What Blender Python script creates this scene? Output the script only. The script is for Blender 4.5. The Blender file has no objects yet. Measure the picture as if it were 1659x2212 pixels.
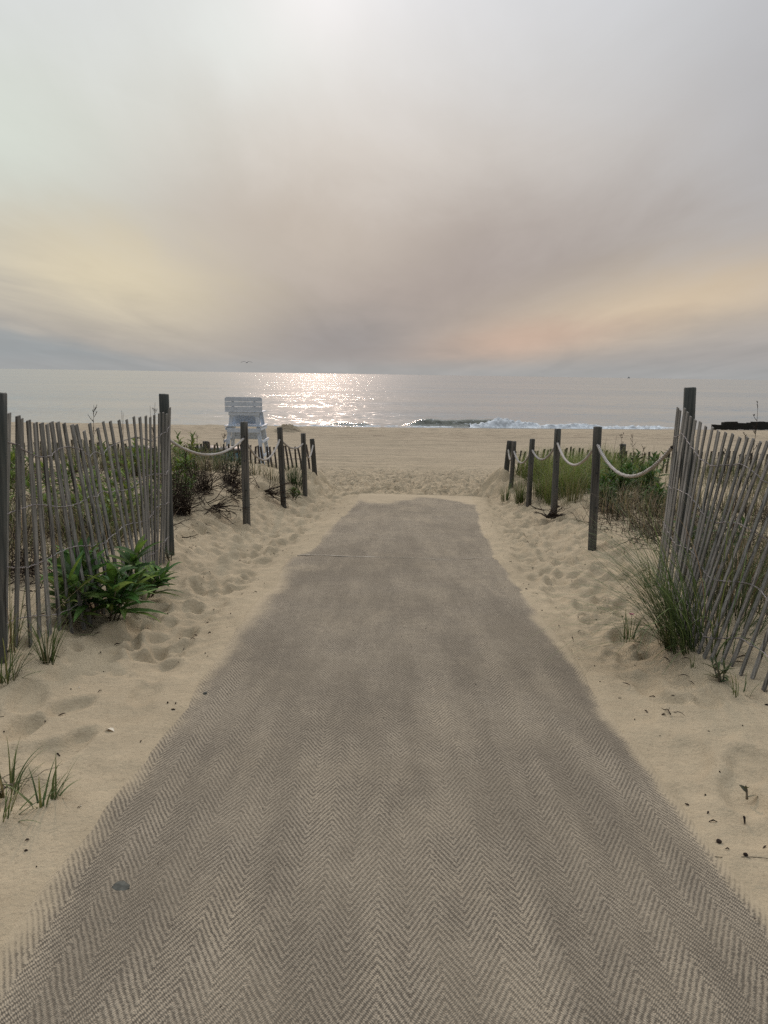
import bpy, bmesh, math, random
import numpy as np
from mathutils import Vector, Matrix

random.seed(7); rng = np.random.default_rng(11)
R = math.radians
scene = bpy.context.scene
COL = scene.collection

# ------------------------------------------------------------------ camera
CAM = Vector((0, 0, 1.5)); F = 1661.0; CX, CY = 829.5, 1106.0
MROT = (Matrix.Rotation(R(90 - 10.155), 3, 'X') @ Matrix.Rotation(R(0.86), 3, 'Z'))
cd = bpy.data.cameras.new('camera'); cam = bpy.data.objects.new('camera', cd); COL.objects.link(cam)
cam.matrix_world = Matrix.Translation(CAM) @ MROT.to_4x4()
cd.sensor_fit = 'HORIZONTAL'; cd.sensor_width = 36; cd.lens = 36 * F / 1659
cd.clip_start = 0.05; cd.clip_end = 60000
scene.camera = cam

def ray(px, py): return MROT @ Vector(((px - CX) / F, -(py - CY) / F, -1.0))
def at_y(px, py, y):
    d = ray(px, py); return CAM + d * (y / d.y)

# ------------------------------------------------------------------ noise
_perm = rng.permutation(512); _val = rng.random(512)
def vnoise(x, y, seed=0):
    x = np.asarray(x, float); y = np.asarray(y, float)
    xi = np.floor(x).astype(np.int64); yi = np.floor(y).astype(np.int64)
    fx = x - xi; fy = y - yi
    fx = fx * fx * (3 - 2 * fx); fy = fy * fy * (3 - 2 * fy)
    def h(a, b): return _val[(_perm[(a + seed * 57) & 511] + b * 7 + (b >> 5) * 13) & 511]
    a = h(xi, yi); b = h(xi + 1, yi); c = h(xi, yi + 1); d = h(xi + 1, yi + 1)
    return (a * (1 - fx) + b * fx) * (1 - fy) + (c * (1 - fx) + d * fx) * fy - 0.5
def fbm(x, y, o=4, seed=0):
    s = 0; a = 1.0; f = 1.0
    for k in range(o):
        s = s + a * vnoise(np.asarray(x) * f + 17.3 * k, np.asarray(y) * f - 9.1 * k, seed + k); a *= .5; f *= 2.03
    return s
def sstep(a, b, x):
    t = np.clip((np.asarray(x, float) - a) / (b - a), 0, 1); return t * t * (3 - 2 * t)

# ------------------------------------------------------------------ terrain shape
PY = [-12, 0, 6, 13.4, 14.3, 16, 20, 25, 29, 36, 44, 52, 55.5, 58.5, 63, 80]
PZ = [0.1, 0.0, -.264, -.59, -.72, -.92, -1.3, -1.66, -1.9, -2.14, -2.28, -2.32, -2.33, -2.47, -2.85, -4.0]
def path_z(y): return np.interp(y, PY, PZ)
ELY = [-12, 0, 3, 5, 6.8, 9.4, 12, 13.5, 14.5, 16];  ELX = [-2.3, -2.2, -2.0, -1.85, -1.85, -1.95, -1.7, -1.35, -1.12, -1.1]
ERY = [-12, 0, 3.3, 4.15, 5.2, 8.1, 10.6, 11.9, 13.3, 14.5, 16]; ERX = [2.0, 1.8, 1.6, 1.6, 1.85, 2.3, 2.5, 2.38, 2.2, 2.02, 2.0]
def EL(y): return np.interp(y, ELY, ELX)
def ER(y): return np.interp(y, ERY, ERX)
def terrain(x, y):
    """smooth ground height, without footprints"""
    x = np.asarray(x, float); y = np.asarray(y, float)
    z = path_z(y - .12 * np.maximum(x, 0) * sstep(38, 58, y))
    wob = fbm(x * .9, y * .9, 2, 3) * .35
    dune = .06 - .02 * y + fbm(x * .7, y * .6, 3, 5) * .16 + .10 * sstep(-2.3, -3.2, x) * sstep(8.5, 10.5, y)
    dune = dune + .16 * np.exp(-((x + 2.55) / .75) ** 2 - ((y - 10.9) / 1.1) ** 2)
    wid = .5 - .2 * sstep(12.5, 14.5, y)
    wl = sstep(EL(y) + wid, EL(y) - wid, x + wob * .5)
    wr = sstep(ER(y) - wid, ER(y) + wid, x + wob * .5)
    w = np.maximum(wl, wr) * sstep(16.8, 14.7, y + wob * .6)
    z = z * (1 - w) + np.maximum(dune, z + .02) * w
    z = z + fbm(x * .35, y * .35, 3, 9) * .05 * sstep(14, 18, y) * sstep(60, 54, y)
    return z
def Hs(x, y): return float(terrain(x, y))
def ground(px, py, y0=1.0, y1=58.0):
    d = ray(px, py); prev = y0
    ys = np.concatenate([np.arange(y0, 16, .02), np.arange(16, y1, .1)])
    xs = CAM.x + d.x / d.y * ys; zs = CAM.z + d.z / d.y * ys
    below = np.nonzero(zs <= terrain(xs, ys))[0]
    k = below[0] if len(below) else len(ys) - 1
    return Vector((xs[k], ys[k], float(terrain(xs[k], ys[k]))))

# mat borders where the sand lets go of it (from the photograph, on the ground plane)
def plane_hit(px, py):
    d = ray(px, py); t = -CAM.z / (d.z + .044 * d.y); return CAM + d * t
def border(pts):
    P = sorted([tuple(plane_hit(*p))[:2] for p in pts], key=lambda q: q[1])
    return [p[1] for p in P], [p[0] for p in P]
LB = border([(-60, 2180), (0, 2090), (100, 1940), (225, 1790), (330, 1650), (400, 1560), (470, 1450), (560, 1310), (640, 1207)])
RB = border([(1740, 2110), (1659, 2010), (1520, 1850), (1405, 1690), (1295, 1540), (1212, 1400), (1125, 1290), (1068, 1212)])
LF = border([(640, 1207), (668, 1190), (700, 1160), (738, 1120), (778, 1078)])
RF = border([(1068, 1212), (1052, 1170), (1036, 1120), (1020, 1074)])
YC = plane_hit(850, 1207).y; YE = 13.35
def mL(y): return np.where(y < YC, np.interp(y, *LB), np.interp(y, *LF))
def mR(y): return np.where(y < YC, np.interp(y, *RB), np.interp(y, *RF))

# ------------------------------------------------------------------ footprints height map
GX0, GX1, GY0, GY1, GD = -5.0, 6.0, 0.8, 34.0, .016
gnx = int((GX1 - GX0) / GD); gny = int((GY1 - GY0) / GD)
HM = np.zeros((gny, gnx), np.float32)
def stamp(x, y, a, b, ang, dep):
    r = max(a, b) * 1.9
    i0 = int((x - r - GX0) / GD); i1 = int((x + r - GX0) / GD); j0 = int((y - r - GY0) / GD); j1 = int((y + r - GY0) / GD)
    i0 = max(i0, 0); j0 = max(j0, 0); i1 = min(i1, gnx); j1 = min(j1, gny)
    if i1 - i0 < 2 or j1 - j0 < 2: return
    X, Y = np.meshgrid(GX0 + np.arange(i0, i1) * GD - x, GY0 + np.arange(j0, j1) * GD - y)
    c, s = math.cos(ang), math.sin(ang)
    u = (X * c + Y * s) / a; v = (-X * s + Y * c) / b
    rr = np.sqrt(u * u + v * v) + 1e-6
    w = 1 - sstep(.85, 1.25, rr)
    rim = np.exp(-((rr - 1.22) / .30) ** 2) * (.7 + .3 * v / rr)
    sub = HM[j0:j1, i0:i1]
    HM[j0:j1, i0:i1] = sub * (1 - .8 * w) + (-dep * (1 - .45 * np.clip(rr, 0, 1) ** 3)) * w + dep * .26 * rim
def scatter(n, yfun, xfun, size, dep, turn=.6):
    for _ in range(n):
        y = yfun(); x = xfun(y)
        if x is None: continue
        s = size * random.uniform(.65, 1.25)
        stamp(x, y, s * .5, s * random.uniform(.9, 1.4), random.gauss(0, turn), dep * random.uniform(.5, 1.3))
def side_x(y):
    l, r = float(mL(y)), float(mR(y))
    if random.random() < .5: return random.uniform(float(EL(y)) - .15, l - .10)
    return random.uniform(r + .10, float(ER(y)) + .1)
scatter(2700, lambda: random.uniform(4.2, 13.6), side_x, .128, .078)
scatter(90, lambda: random.uniform(1.2, 4.4), side_x, .14, .04)
scatter(5200, lambda: 13.2 + (random.random() ** .8) * 15, lambda y: random.uniform(-1.6 - (y - 13) * .45, 2.4 + (y - 13) * .42), .18, .14, 1.5)
scatter(500, lambda: random.uniform(13.4, 14.6), lambda y: random.uniform(-.8, 1.7), .17, .15, 1.5)
scatter(260, lambda: random.uniform(2, 14), lambda y: random.choice([float(EL(y)) - random.random() * 3, float(ER(y)) + random.random() * 3]), .11, .02, 1.5)
HM = np.where(HM > .012, .012 + (HM - .012) * .3, HM)
for _ in range(2):   # soften
    P = np.pad(HM, 1, mode='edge')
    HM = (P[:-2, 1:-1] + P[2:, 1:-1] + P[1:-1, :-2] + P[1:-1, 2:] + 2 * P[1:-1, 1:-1]) / 6
def prints(x, y):
    fx = (x - GX0) / GD; fy = (y - GY0) / GD
    ok = (fx > 0) & (fx < gnx - 2) & (fy > 0) & (fy < gny - 2)
    fx = np.clip(fx, 0, gnx - 2.01); fy = np.clip(fy, 0, gny - 2.01)
    i = fx.astype(int); j = fy.astype(int); u = fx - i; v = fy - j
    h = (HM[j, i] * (1 - u) + HM[j, i + 1] * u) * (1 - v) + (HM[j + 1, i] * (1 - u) + HM[j + 1, i + 1] * u) * v
    return np.where(ok, h, 0)
def full_ground(x, y):
    z = terrain(x, y)
    l, r = mL(y), mR(y)
    onmat = np.minimum(sstep(-.06, .12, x - l), sstep(-.06, .12, r - x)) * sstep(YE + .25, YE - .15, y)
    near = np.where(y < YE + .1, np.minimum(sstep(-.42, -.16, x - l), sstep(-.36, -.12, r - x)), 0)
    p = prints(x, y) * sstep(31, 24, y) * (1 - .8 * near)
    det = fbm(x * 3.1, y * 3.1, 3, 21) * .022 + fbm(x * 11, y * 11, 2, 27) * .004
    far = sstep(24, 30, y)
    ruts = (np.sin(y * 2.1 + fbm(x * .05, y * .2, 2, 31) * 5) * .5 + fbm(x * .12, y * 3.3, 3, 33)) * .075 * far * sstep(54, 50, y) * (.35 + .65 * sstep(-.1, .3, fbm(x * .04 + 3, y * .13, 2, 41)))
    lump = np.abs(fbm(x * .8, y * 1.1, 4, 35)) * .22 * sstep(48.5, 50.5, y) * sstep(56.5, 55, y)
    z = z + (p + det * (1 - .3 * far)) * (1 - onmat) + ruts + lump
    edge = .012 * np.exp(-(np.minimum(np.abs(x - l + .1), np.abs(x - r - .1)) / .09) ** 2) * sstep(YE + .3, YE - .2, y)
    return z + edge - .022 * onmat

# ------------------------------------------------------------------ node helpers
def lin(c):
    return tuple((v / 12.92 if v <= .04045 else ((v + .055) / 1.055) ** 2.4) for v in [q / 255 for q in c]) + (1.0,)
class G:
    """tiny wrapper round a node tree so that maths reads as maths"""
    def __init__(s, nt): s.nt = nt; s.n = nt.nodes; s.l = nt.links
    def node(s, t, **k):
        n = s.n.new(t)
        for a, b in k.items(): setattr(n, a, b)
        return n
    def put(s, sock, v):
        if isinstance(v, S): s.l.new(v.s, sock)
        elif v is not None:
            try: sock.default_value = v
            except Exception: sock.default_value = tuple(v)[:3]
    def m(s, op, a, b=0.0, c=None, clamp=False):
        n = s.node('ShaderNodeMath', operation=op, use_clamp=clamp)
        s.put(n.inputs[0], a); s.put(n.inputs[1], b)
        if c is not None: s.put(n.inputs[2], c)
        return S(s, n.outputs[0])
    def mix(s, f, a, b, mode='MIX'):
        n = s.node('ShaderNodeMix', data_type='RGBA', blend_type=mode)
        s.put(n.inputs[0], f); s.put(n.inputs[6], a); s.put(n.inputs[7], b); return S(s, n.outputs[2])
    def ss(s, x, a, b, lo=0.0, hi=1.0):
        n = s.node('ShaderNodeMapRange', interpolation_type='SMOOTHSTEP')
        s.put(n.inputs[0], x); n.inputs[1].default_value = a; n.inputs[2].default_value = b; n.inputs[3].default_value = lo; n.inputs[4].default_value = hi
        return S(s, n.outputs[0])
    def noise(s, vec, scale, detail=3, rough=.5, out=0, dist=0.0):
        n = s.node('ShaderNodeTexNoise'); s.put(n.inputs['Vector'], vec)
        n.inputs['Scale'].default_value = scale; n.inputs['Detail'].default_value = detail; n.inputs['Roughness'].default_value = rough
        n.inputs['Distortion'].default_value = dist
        return S(s, n.outputs[out])
    def ramp(s, f, stops):
        n = s.node('ShaderNodeValToRGB'); e = n.color_ramp.elements
        while len(e) < len(stops): e.new(.5)
        for q, (p, c) in zip(e, stops): q.position = p; q.color = c
        s.put(n.inputs[0], f); return S(s, n.outputs[0])
    def vec(s, x, y, z):
        n = s.node('ShaderNodeCombineXYZ')
        for k, v in enumerate((x, y, z)): s.put(n.inputs[k], v)
        return S(s, n.outputs[0])
    def sep(s, v):
        n = s.node('ShaderNodeSeparateXYZ'); s.put(n.inputs[0], v); return [S(s, o) for o in n.outputs]
    def vm(s, op, a, b=None):
        n = s.node('ShaderNodeVectorMath', operation=op); s.put(n.inputs[0], a)
        if b is not None: s.put(n.inputs[1], b)
        return S(s, n.outputs[0])
    def attr(s, name, out='Fac'):
        n = s.node('ShaderNodeAttribute', attribute_name=name); return S(s, n.outputs[out])
    def bump(s, h, strength, dist, normal=None):
        n = s.node('ShaderNodeBump'); n.inputs['Strength'].default_value = strength; n.inputs['Distance'].default_value = dist
        s.put(n.inputs['Height'], h)
        if normal is not None: s.put(n.inputs['Normal'], normal)
        return S(s, n.outputs[0])
    def obj(s): return S(s, s.node('ShaderNodeTexCoord').outputs['Object'])
    def pos(s): return S(s, s.node('ShaderNodeNewGeometry').outputs['Position'])
    def rand(s): return S(s, s.node('ShaderNodeObjectInfo').outputs['Random'])
class S:
    def __init__(s, g, sock): s.g = g; s.s = sock
    def __add__(s, o): return s.g.m('ADD', s, o)
    __radd__ = __add__
    def __sub__(s, o): return s.g.m('SUBTRACT', s, o)
    def __rsub__(s, o): return s.g.m('SUBTRACT', o, s)
    def __mul__(s, o): return s.g.m('MULTIPLY', s, o)
    __rmul__ = __mul__
    def __truediv__(s, o): return s.g.m('DIVIDE', s, o)
def material(name, rough=.8, spec=.3):
    m = bpy.data.materials.new(name); m.use_nodes = True; g = G(m.node_tree)
    p = m.node_tree.nodes['Principled BSDF']; p.inputs['Roughness'].default_value = rough; p.inputs['Specular IOR Level'].default_value = spec
    return m, g, p

def sand_colour(g, P):
    a = g.noise(P, .9, 4, .6); b = g.noise(P, 7, 4, .6); c = g.noise(P, 420, 2, .7); d = g.noise(P, 55, 3, .7)
    col = g.mix(g.ss(a * .6 + b * .4, .36, .64), SAND_A, SAND_B)
    col = g.mix(g.ss(c, .30, .55, .42, 0.0), col, (.10, .075, .05, 1))
    col = g.mix(g.ss(c, .62, .78, 0, .35), col, (.62, .54, .42, 1))
    col = g.mix(g.ss(d, .30, .46, .35, 0.0), col, (.17, .13, .085, 1))
    return col, c, d
SAND_A = (.385, .315, .210, 1); SAND_B = (.480, .392, .262, 1)
def make_sand():
    m, g, p = material('sand', .95, .1)
    P = g.pos(); col, c, d = sand_colour(g, P)
    x, y, z = g.sep(P)
    col = g.mix(g.ss(y, 14, 40, 0, .45), col, (.34, .287, .214, 1))
    dent_shade = g.ss(g.noise(g.vec(x, y * .7, 0.0), 3.0, 4, .6), .56, .66) * g.ss(y, 14.2, 16) * g.ss(y, 33, 25)  # shade of the trampled dents, painted into the sand colour as dark flecks
    ledge_shade = g.ss(g.noise(g.vec(x, y * .5, 0.0), 3.6, 5, .65), .42, .58) * g.ss(y, 13.7, 14.0) * g.ss(y, 15.0, 14.4) * g.ss(x, 2.0, 1.3) * g.ss(x, -.9, -.2)  # shade of the scarp past the mat end, painted as dark patches
    col = g.mix(ledge_shade * .6, col, (.15, .12, .085, 1))
    col = g.mix(dent_shade * .5, col, (.20, .165, .115, 1))
    wrack = g.ss(g.noise(g.vec(x * .35, y * 2.4, 0.0), 1.5, 5, .7), .50, .62) * g.ss(y, 44.5, 48) * g.ss(y, 54.5, 52)
    col = g.mix(wrack * .55, col, (.16, .12, .085, 1))
    track = g.ss(g.noise(g.vec(x * .045, y * 1.9, 4.0), 1.4, 4, .6), .50, .64) * g.ss(y, 26, 32) * g.ss(y, 53, 48)
    col = g.mix(track * .30, col, (.20, .165, .12, 1))
    wet = g.ss(y - g.m('MAXIMUM', x, 0.0) * .12 + g.noise(P, .4, 2) * 2.0, 56.8, 58.2)
    col = g.mix(wet * .55, col, (.17, .135, .095, 1))
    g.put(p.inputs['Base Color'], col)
    h = g.noise(P, 26, 4, .65) * 1.0 + d * .35 + c * .10
    nb = g.bump(h, .55, .02)
    rough_zone = g.ss(y, 14.5, 17.0) * g.ss(y, 34, 24)
    tracks = g.ss(y, 24, 31)
    hb = g.noise(g.vec(x, y * .8, z), 3.4, 4, .6) * rough_zone + (g.noise(g.vec(x * .10, y * 1.5, 0.0), 1.6, 4, .65) + g.noise(g.vec(x * .9, y * 2.2, 0.0), 1.3, 4, .65) * .5) * tracks
    g.put(p.inputs['Normal'], g.bump(hb, .8, .22, nb))
    return m
def make_mat():
    m, g, p = material('woven_mat', .9, .15)
    P = g.pos(); x, y, z = g.sep(P)
    wv = g.noise(P, 9, 2, .5); wv2 = g.noise(P, 60, 2, .5)
    xs = x + (wv - .5) * .012
    W = .086
    tri = g.m('PINGPONG', xs, W)
    col_id = g.m('FLOOR', xs / W)
    ph = (y + tri * 1.9 + (wv2 - .5) * .018 + (wv - .5) * .010) / .033
    rid = g.m('SINE', ph * 6.28318) * .5 + .5                       # ribs of the herringbone
    kn = g.m('SINE', (y * 2.2 - tri * 2.6 + (wv2 - .5) * .03) / .021 * 6.28318) * .5 + .5   # twist of the yarn
    hgt = rid * .42 + kn * .58 * (rid * .6 + .4) + (g.noise(P, 120, 3, .7) - .5) * 1.5 + (g.noise(P, 14, 3, .6) - .5) * .3
    dirt = g.noise(P, .75, 4, .6); streak = g.noise(g.vec(x * 3.2, y * .55, 0.0), 1.6, 3, .6)
    base = g.mix(g.ss(hgt, .0, .75), (.130, .110, .083, 1), (.425, .362, .270, 1))
    base = g.mix(g.ss(g.noise(P, 3.1, 3), .4, .62, 0, .22), base, (.37, .31, .22, 1))
    base = g.mix(g.ss(dirt * .55 + streak * .45, .38, .60, .45, 0.0), base, (.135, .113, .083, 1))
    sc, c, d = sand_colour(g, P)
    cov = g.attr('cover')
    cv = cov + (g.noise(P, 5.5, 4, .65) - .5) * .55 + (streak - .5) * .22
    mask = g.ss(cv - (hgt - .5) * -.22 * 1.0, .34, .86)
    film = g.ss(g.noise(P, 1.3, 5, .65) * .6 + streak * .4, .46, .66, 0, .34)
    dust = g.ss(y, 4.5, 12.5, 0.0, .42) * g.ss(g.noise(P, 2.2, 4, .6), .25, .7)
    mask = g.m('MAXIMUM', mask, (film + dust) * g.ss(hgt, .15, .7))
    colr = g.mix(mask, base, sc)
    g.put(p.inputs['Base Color'], colr)
    hh = hgt * (1.0 - mask * .85) + g.noise(P, 26, 4, .65) * .3 * mask
    g.put(p.inputs['Normal'], g.bump(hh, .8, .006))
    return m
def make_wood(name, dark, light, tint=None, gscale=1.0):
    m, g, p = material(name, .85, .2)
    P = g.obj(); x, y, z = g.sep(P); r = g.rand()
    v = g.vec(x * 60 * gscale + r * 37, y * 60 * gscale, z * 2.2 + r * 11)
    gr = g.noise(v, 1.0, 5, .65); big = g.noise(g.vec(x * 6, y * 6, z * 2.5 + r * 50), 1.0, 3)
    col = g.mix(g.ss(gr, .3, .68), dark, light)
    col = g.mix(g.ss(big, .42, .66, 0, .5), col, tint or dark)
    br = r * .5 + .72
    col = g.mix(1.0, col, g.vec(br, br, br), 'MULTIPLY')
    crack = g.ss(g.noise(g.vec(x * 45 + r * 9, y * 45, z * 1.1), 1.0, 2), .60, .66, 0, .75)
    col = g.mix(crack, col, (.02, .017, .014, 1))
    g.put(p.inputs['Base Color'], col)
    g.put(p.inputs['Normal'], g.bump(gr - crack * .8, .6, .004))
    return m
def make_leafy(name, trans=.35, rough=.5):
    m = bpy.data.materials.new(name); m.use_nodes = True; g = G(m.node_tree); p = g.n['Principled BSDF']
    c = g.attr('tint', 'Color'); P = g.pos()
    c = g.mix(g.ss(g.noise(P, 40, 2), .35, .65, .18, 0.0), c, (.02, .025, .008, 1))
    g.put(p.inputs['Base Color'], c); p.inputs['Roughness'].default_value = rough; p.inputs['Specular IOR Level'].default_value = .35
    t = g.node('ShaderNodeBsdfTranslucent'); g.put(t.inputs[0], c)
    mx = g.node('ShaderNodeMixShader'); mx.inputs[0].default_value = trans
    g.l.new(p.outputs[0], mx.inputs[1]); g.l.new(t.outputs[0], mx.inputs[2])
    g.l.new(mx.outputs[0], g.n['Material Output'].inputs[0]); return m
def make_plain(name, colour, rough=.6, spec=.3, var=.25, scale=20, bump=.0):
    m, g, p = material(name, rough, spec); P = g.obj()
    n = g.noise(P, scale, 4, .6)
    dk = tuple(v * (1 - var) for v in colour[:3]) + (1,); lt = tuple(min(1, v * (1 + var * .6)) for v in colour[:3]) + (1,)
    g.put(p.inputs['Base Color'], g.mix(g.ss(n, .35, .65), dk, lt))
    if bump: g.put(p.inputs['Normal'], g.bump(n, bump, .01))
    return m
def make_sea():
    m, g, p = material('sea_water', .19, .5)
    P = g.pos(); x, y, z = g.sep(P)
    n1 = g.noise(g.vec(x * .55, y * 1.0, 0.0), .22, 3, .6, out=1)
    n2 = g.noise(g.vec(x * .6, y * 1.0, 3.0), 1.7, 4, .65, out=1)
    a = g.sep(n1); b = g.sep(n2)
    calm = g.ss(g.noise(g.vec(x * .012, y * .05, 0.0), 1.0, 3, .6), .35, .65, .75, 1.25)
    sx = ((a[0] - .5) * .25 + (b[0] - .5) * .75) * calm; sy = ((a[1] - .5) * .35 + (b[1] - .5) * 1.05) * calm
    nn = g.vm('NORMALIZE', g.vec(sx, sy, 1.0))
    g.put(p.inputs['Normal'], nn)
    p.inputs['IOR'].default_value = 1.33
    band = g.ss(g.noise(g.vec(x * .006, y * .035, 2.0), 1.0, 3, .6), .4, .6)
    g.put(p.inputs['Base Color'], g.mix(band, (.19, .22, .23, 1), (.25, .255, .24, 1)))
    return m
def make_wave():
    m, g, p = material('wave_water', .12, .5)
    P = g.pos(); x, y, z = g.sep(P)
    n = g.noise(g.vec(x, y * 2.0, z * 2.0), 2.2, 4, .65)
    g.put(p.inputs['Base Color'], g.mix(g.ss(n, .35, .65), (.085, .09, .065, 1), (.16, .165, .12, 1)))
    lace = g.ss(g.noise(g.vec(x * 1.4, y * 1.4, z * 3.0), 1.6, 5, .7, dist=.6), .60, .66)
    g.put(p.inputs['Base Color'], g.mix(lace * .8, g.mix(g.ss(n, .35, .65), (.085, .09, .065, 1), (.17, .175, .13, 1)), (.7, .72, .72, 1)))
    g.put(p.inputs['Normal'], g.bump(n, .5, .15)); return m
def make_rope():
    m, g, p = material('rope_fibre', .9, .15)
    t = g.attr('twist'); P = g.pos()
    s = g.m('SINE', t) * .5 + .5
    n = g.noise(P, 90, 3, .6)
    c = g.mix(g.ss(s, .0, .5), (.16, .14, .12, 1), (.56, .52, .47, 1))
    c = g.mix(g.ss(n, .35, .6, .4, 0), c, (.20, .175, .15, 1))
    g.put(p.inputs['Base Color'], c); g.put(p.inputs['Normal'], g.bump(n, .4, .003)); return m

M = dict(
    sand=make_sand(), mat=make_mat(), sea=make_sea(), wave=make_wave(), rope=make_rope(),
    picket=make_wood('weathered_picket', (.10, .093, .081, 1), (.285, .268, .238, 1), (.15, .147, .13, 1)),
    picketfar=make_wood('dark_picket', (.055, .045, .038, 1), (.13, .108, .09, 1), (.08, .07, .06, 1)),
    post=make_wood('treated_post', (.062, .058, .05, 1), (.150, .135, .115, 1), (.075, .085, .075, 1)),
    bigpost=make_wood('old_post', (.04, .042, .038, 1), (.125, .12, .105, 1), (.06, .072, .068, 1), .7),
    pile=make_wood('tarred_timber', (.010, .009, .008, 1), (.04, .036, .03, 1), (.02, .024, .012, 1)),
    wire=make_plain('galvanised_wire', (.30, .26, .245, 1), .5, .5, .35),
    white=make_plain('white_paint', (.58, .64, .71, 1), .5, .35, .10, 9),
    grass=make_leafy('grass_blades', .38, .5), leaf=make_leafy('green_leaves', .28, .62),
    twig=make_plain('dead_twigs', (.055, .04, .03, 1), .9, .1, .5, 30),
    dry=make_plain('dry_stems', (.17, .145, .105, 1), .9, .1, .4, 30),
    blue=make_plain('blue_plastic', (.05, .22, .36, 1), .45, .4, .15, 8), lid=make_plain('dark_lid', (.02, .025, .03, 1), .5, .4, .2, 8),
    foam=make_plain('foam', (.66, .69, .70, 1), .9, .1, .30, 2.2, .8),
    shell=make_plain('pale_shell', (.68, .60, .46, 1), .6, .3, .15, 30), pink=make_plain('pink_petals', (.42, .045, .16, 1), .6, .3, .25, 90),
    rubber=make_plain('grey_scrap', (.10, .10, .085, 1), .9, .1, .3, 40, .4), hem=make_plain('pale_hem', (.62, .54, .43, 1), .9, .1, .25, 30, .3),
    grey=make_plain('grey_paint', (.3, .3, .3, 1), .6, .3), litter=make_plain('plant_litter', (.05, .036, .028, 1), .9, .1, .6, 6),
)

# ------------------------------------------------------------------ object helpers
def setp(o, label=None, cat=None, group=None, kind=None):
    if label: o['label'] = label
    if cat: o['category'] = cat
    if group: o['group'] = group
    if kind: o['kind'] = kind
    return o
def empty(name, loc, label=None, cat=None, group=None):
    o = bpy.data.objects.new(name, None); COL.objects.link(o); o.location = loc; o.empty_display_size = .1
    return setp(o, label, cat, group)
class MB:
    """collects shapes that become one mesh"""
    def __init__(s): s.v = []; s.f = []; s.c = []; s.a = []
    def add(s, v, f, tint=None, a=None):
        k = len(s.v); s.v += [tuple(p) for p in v]; s.f += [tuple(i + k for i in q) for q in f]
        s.c += [tint if tint is not None else (.1, .1, .1, 1)] * len(v) if not isinstance(tint, list) else tint
        s.a += a if a is not None else [0.0] * len(v)
    def box(s, c, size, rot=None):
        hx, hy, hz = [q / 2 for q in size]; c = Vector(c)
        vs = [Vector((x, y, z)) for z in (-hz, hz) for y in (-hy, hy) for x in (-hx, hx)]
        if rot is not None: vs = [rot @ q for q in vs]
        s.add([q + c for q in vs], [(0, 2, 3, 1), (4, 5, 7, 6), (0, 1, 5, 4), (2, 6, 7, 3), (0, 4, 6, 2), (1, 3, 7, 5)])
    def beam(s, a, b, w, t, wdir):
        """bar of section w x t from a to b; wdir is roughly the direction of its width"""
        a = Vector(a); b = Vector(b); d = (b - a).normalized(); wd = Vector(wdir); wd = (wd - d * wd.dot(d)).normalized(); td = d.cross(wd)
        vs = []
        for q in (a, b):
            for sx, sy in ((-1, -1), (1, -1), (1, 1), (-1, 1)): vs.append(q + wd * (sx * w / 2) + td * (sy * t / 2))
        s.add(vs, [(3, 2, 1, 0), (4, 5, 6, 7), (0, 1, 5, 4), (1, 2, 6, 5), (2, 3, 7, 6), (3, 0, 4, 7)])
    def tube(s, pts, rad, n=6, tint=None, cap=True):
        pts = [Vector(p) for p in pts]; vs = []; fs = []
        for i, p in enumerate(pts):
            d = (pts[min(i + 1, len(pts) - 1)] - pts[max(i - 1, 0)]); d = d.normalized() if d.length > 1e-9 else Vector((0, 0, 1))
            ref = Vector((0, 0, 1)) if abs(d.z) < .9 else Vector((1, 0, 0))
            u = d.cross(ref).normalized(); w = d.cross(u); r = rad[i] if hasattr(rad, '__len__') else rad
            for k in range(n):
                t = 2 * math.pi * k / n; vs.append(p + u * (math.cos(t) * r) + w * (math.sin(t) * r))
        for i in range(len(pts) - 1):
            for k in range(n):
                k2 = (k + 1) % n; fs.append((i * n + k, i * n + k2, (i + 1) * n + k2, (i + 1) * n + k))
        if cap: fs.append(tuple(range(n))[::-1]); fs.append(tuple((len(pts) - 1) * n + k for k in range(n)))
        s.add(vs, fs, tint)
    def build(s, name, mat, parent=None, smooth=False, origin=None, bevel=0):
        me = bpy.data.meshes.new(name)
        off = Vector(origin) if origin is not None else Vector((0, 0, 0))
        me.from_pydata([tuple(Vector(p) - off) for p in s.v], [], s.f); me.update()
        at = me.color_attributes.new('tint', 'FLOAT_COLOR', 'POINT'); at.data.foreach_set('color', np.array(s.c, np.float32).ravel())
        if any(s.a):
            t = me.attributes.new('twist', 'FLOAT', 'POINT'); t.data.foreach_set('value', np.array(s.a, np.float32))
        if smooth: me.polygons.foreach_set('use_smooth', [True] * len(me.polygons))
        me.materials.append(mat); o = bpy.data.objects.new(name, me); COL.objects.link(o)
        if parent is not None:
            o.parent = parent
            o.location = off - parent.location if origin is not None else -parent.location
            if origin is None and parent.rotation_euler[:] != (0, 0, 0): pass
        else: o.location = off
        if bevel:
            b = o.modifiers.new('bevel', 'BEVEL'); b.width = bevel; b.segments = 2; b.limit_method = 'ANGLE'
        return o
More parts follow.
